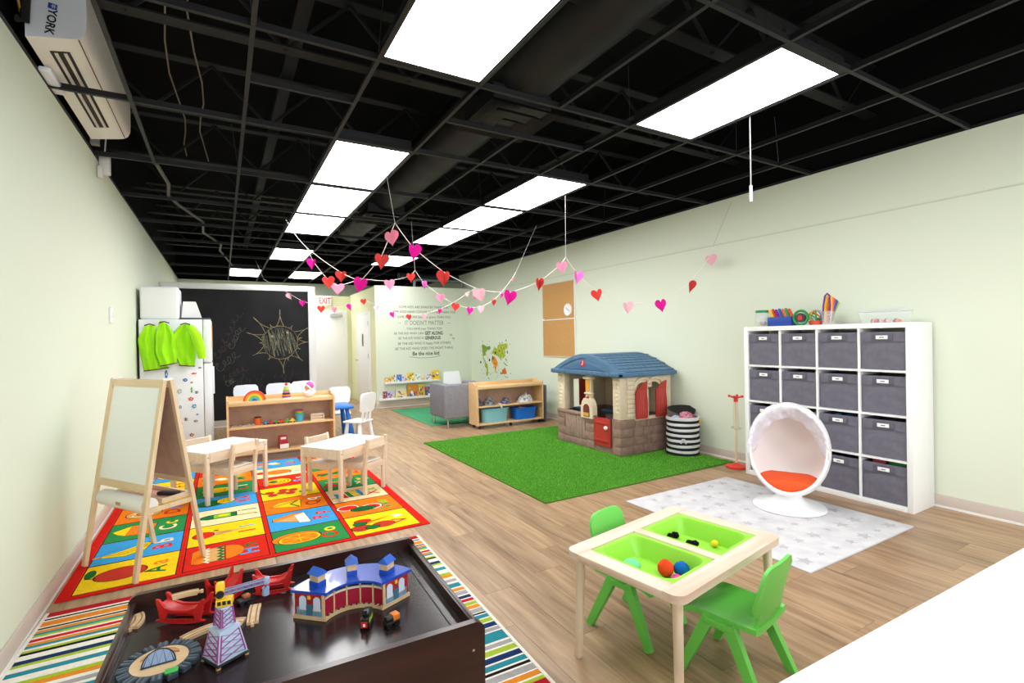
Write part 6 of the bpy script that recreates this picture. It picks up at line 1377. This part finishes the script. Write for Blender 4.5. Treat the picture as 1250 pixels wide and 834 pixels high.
S2 = [(374, 302, 3.35), (383, 320, 3.6), (400, 341, 3.7), (412, 349, 3.8), (440, 340, 4.1), (475, 343, 4.2), (501, 337, 4.4), (506.5, 330, 4.45), (517, 345, 4.6), (538, 361, 4.7), (556, 372, 4.8), (573, 376, 4.9), (588, 374, 5.0), (602, 367, 5.0), (612, 357, 5.0), (625, 340, 5.0), (630, 332, 5.0)]
garland('heart garland of middling hearts dipping before the quote wall', S2,
        [(382, 320, 3.58, 'magenta', .088, -.4, .5, 2), (400, 342, 3.68, 'red', .105, .3, .35, 2), (412.5, 350, 3.78, 'pink', .10, .1, .15, 2), (475, 345.5, 4.18, 'pink', .105, .0, .4, 2), (501, 337, 4.38, 'red', .092, .2, .4, 2), (517, 346, 4.58, 'lilac', .088, .7, .7, 3), (538, 362, 4.68, 'pink', .096, .1, .35, 2), (556.5, 373, 4.78, 'red', .09, .0, .3, 3), (573, 378, 4.88, 'magenta', .09, .3, .5, 2), (588, 376, 4.98, 'pale', .09, .0, .4, 2), (602, 368, 4.98, 'red', .075, .6, .7, 3), (611, 360, 4.98, 'magenta', .06, .9, .6, 2), (625, 341, 4.98, 'pink', .045, .6, .9, 2)],
        [((506.5, 330, 4.45), (502, 270)), ((630, 332, 5.0), (655, 275))], .09,
        [(374, 4.8), (400, 5.2), (440, 5.9), (475, 6.2), (506, 6.4), (556, 6.7), (602, 6.95), (630, 7.0)])
S3 = [(322, 341, 6.6), (343, 352, 6.5), (354, 359, 6.5), (370, 368, 6.4), (392, 374, 6.3), (409, 375, 6.3), (428, 372, 6.3), (444, 366, 6.3), (460, 372, 6.3), (480, 381, 6.3), (500, 384, 6.3), (518, 383, 6.3), (536, 378, 6.2), (556, 368, 6.1), (570, 358, 6.0), (581, 352, 6.0)]
garland('far heart garland of the smallest hearts, strung past the exit sign', S3,
        [(354, 360, 6.48, 'pale', .105, .0, .4, 2), (370, 369, 6.38, 'magenta', .095, .2, .4, 2), (392, 376, 6.28, 'red', .105, .1, .3, 2), (409, 377, 6.28, 'pink', .095, .2, .6, 3), (428, 373.5, 6.28, 'magenta', .105, -.2, .5, 2), (444, 367, 6.28, 'red', .09, -.1, .35, 2), (460, 375, 6.28, 'pale', .085, .1, .3, 2), (480, 383, 6.28, 'magenta', .095, -.3, .5, 2), (500, 386, 6.28, 'red', .09, -.2, .5, 3), (518, 385, 6.28, 'pale', .095, .3, .6, 3), (536.5, 379, 6.18, 'magenta', .085, .2, .7, 3), (570, 359, 5.98, 'pale', .07, .4, .6, 3), (580, 360.5, 5.98, 'magenta', .075, .1, .4, 2)],
        [((322, 341, 6.6), (312, 318))], .09, [(322, 7.6), (400, 7.6), (540, 7.4), (585, 7.2)])
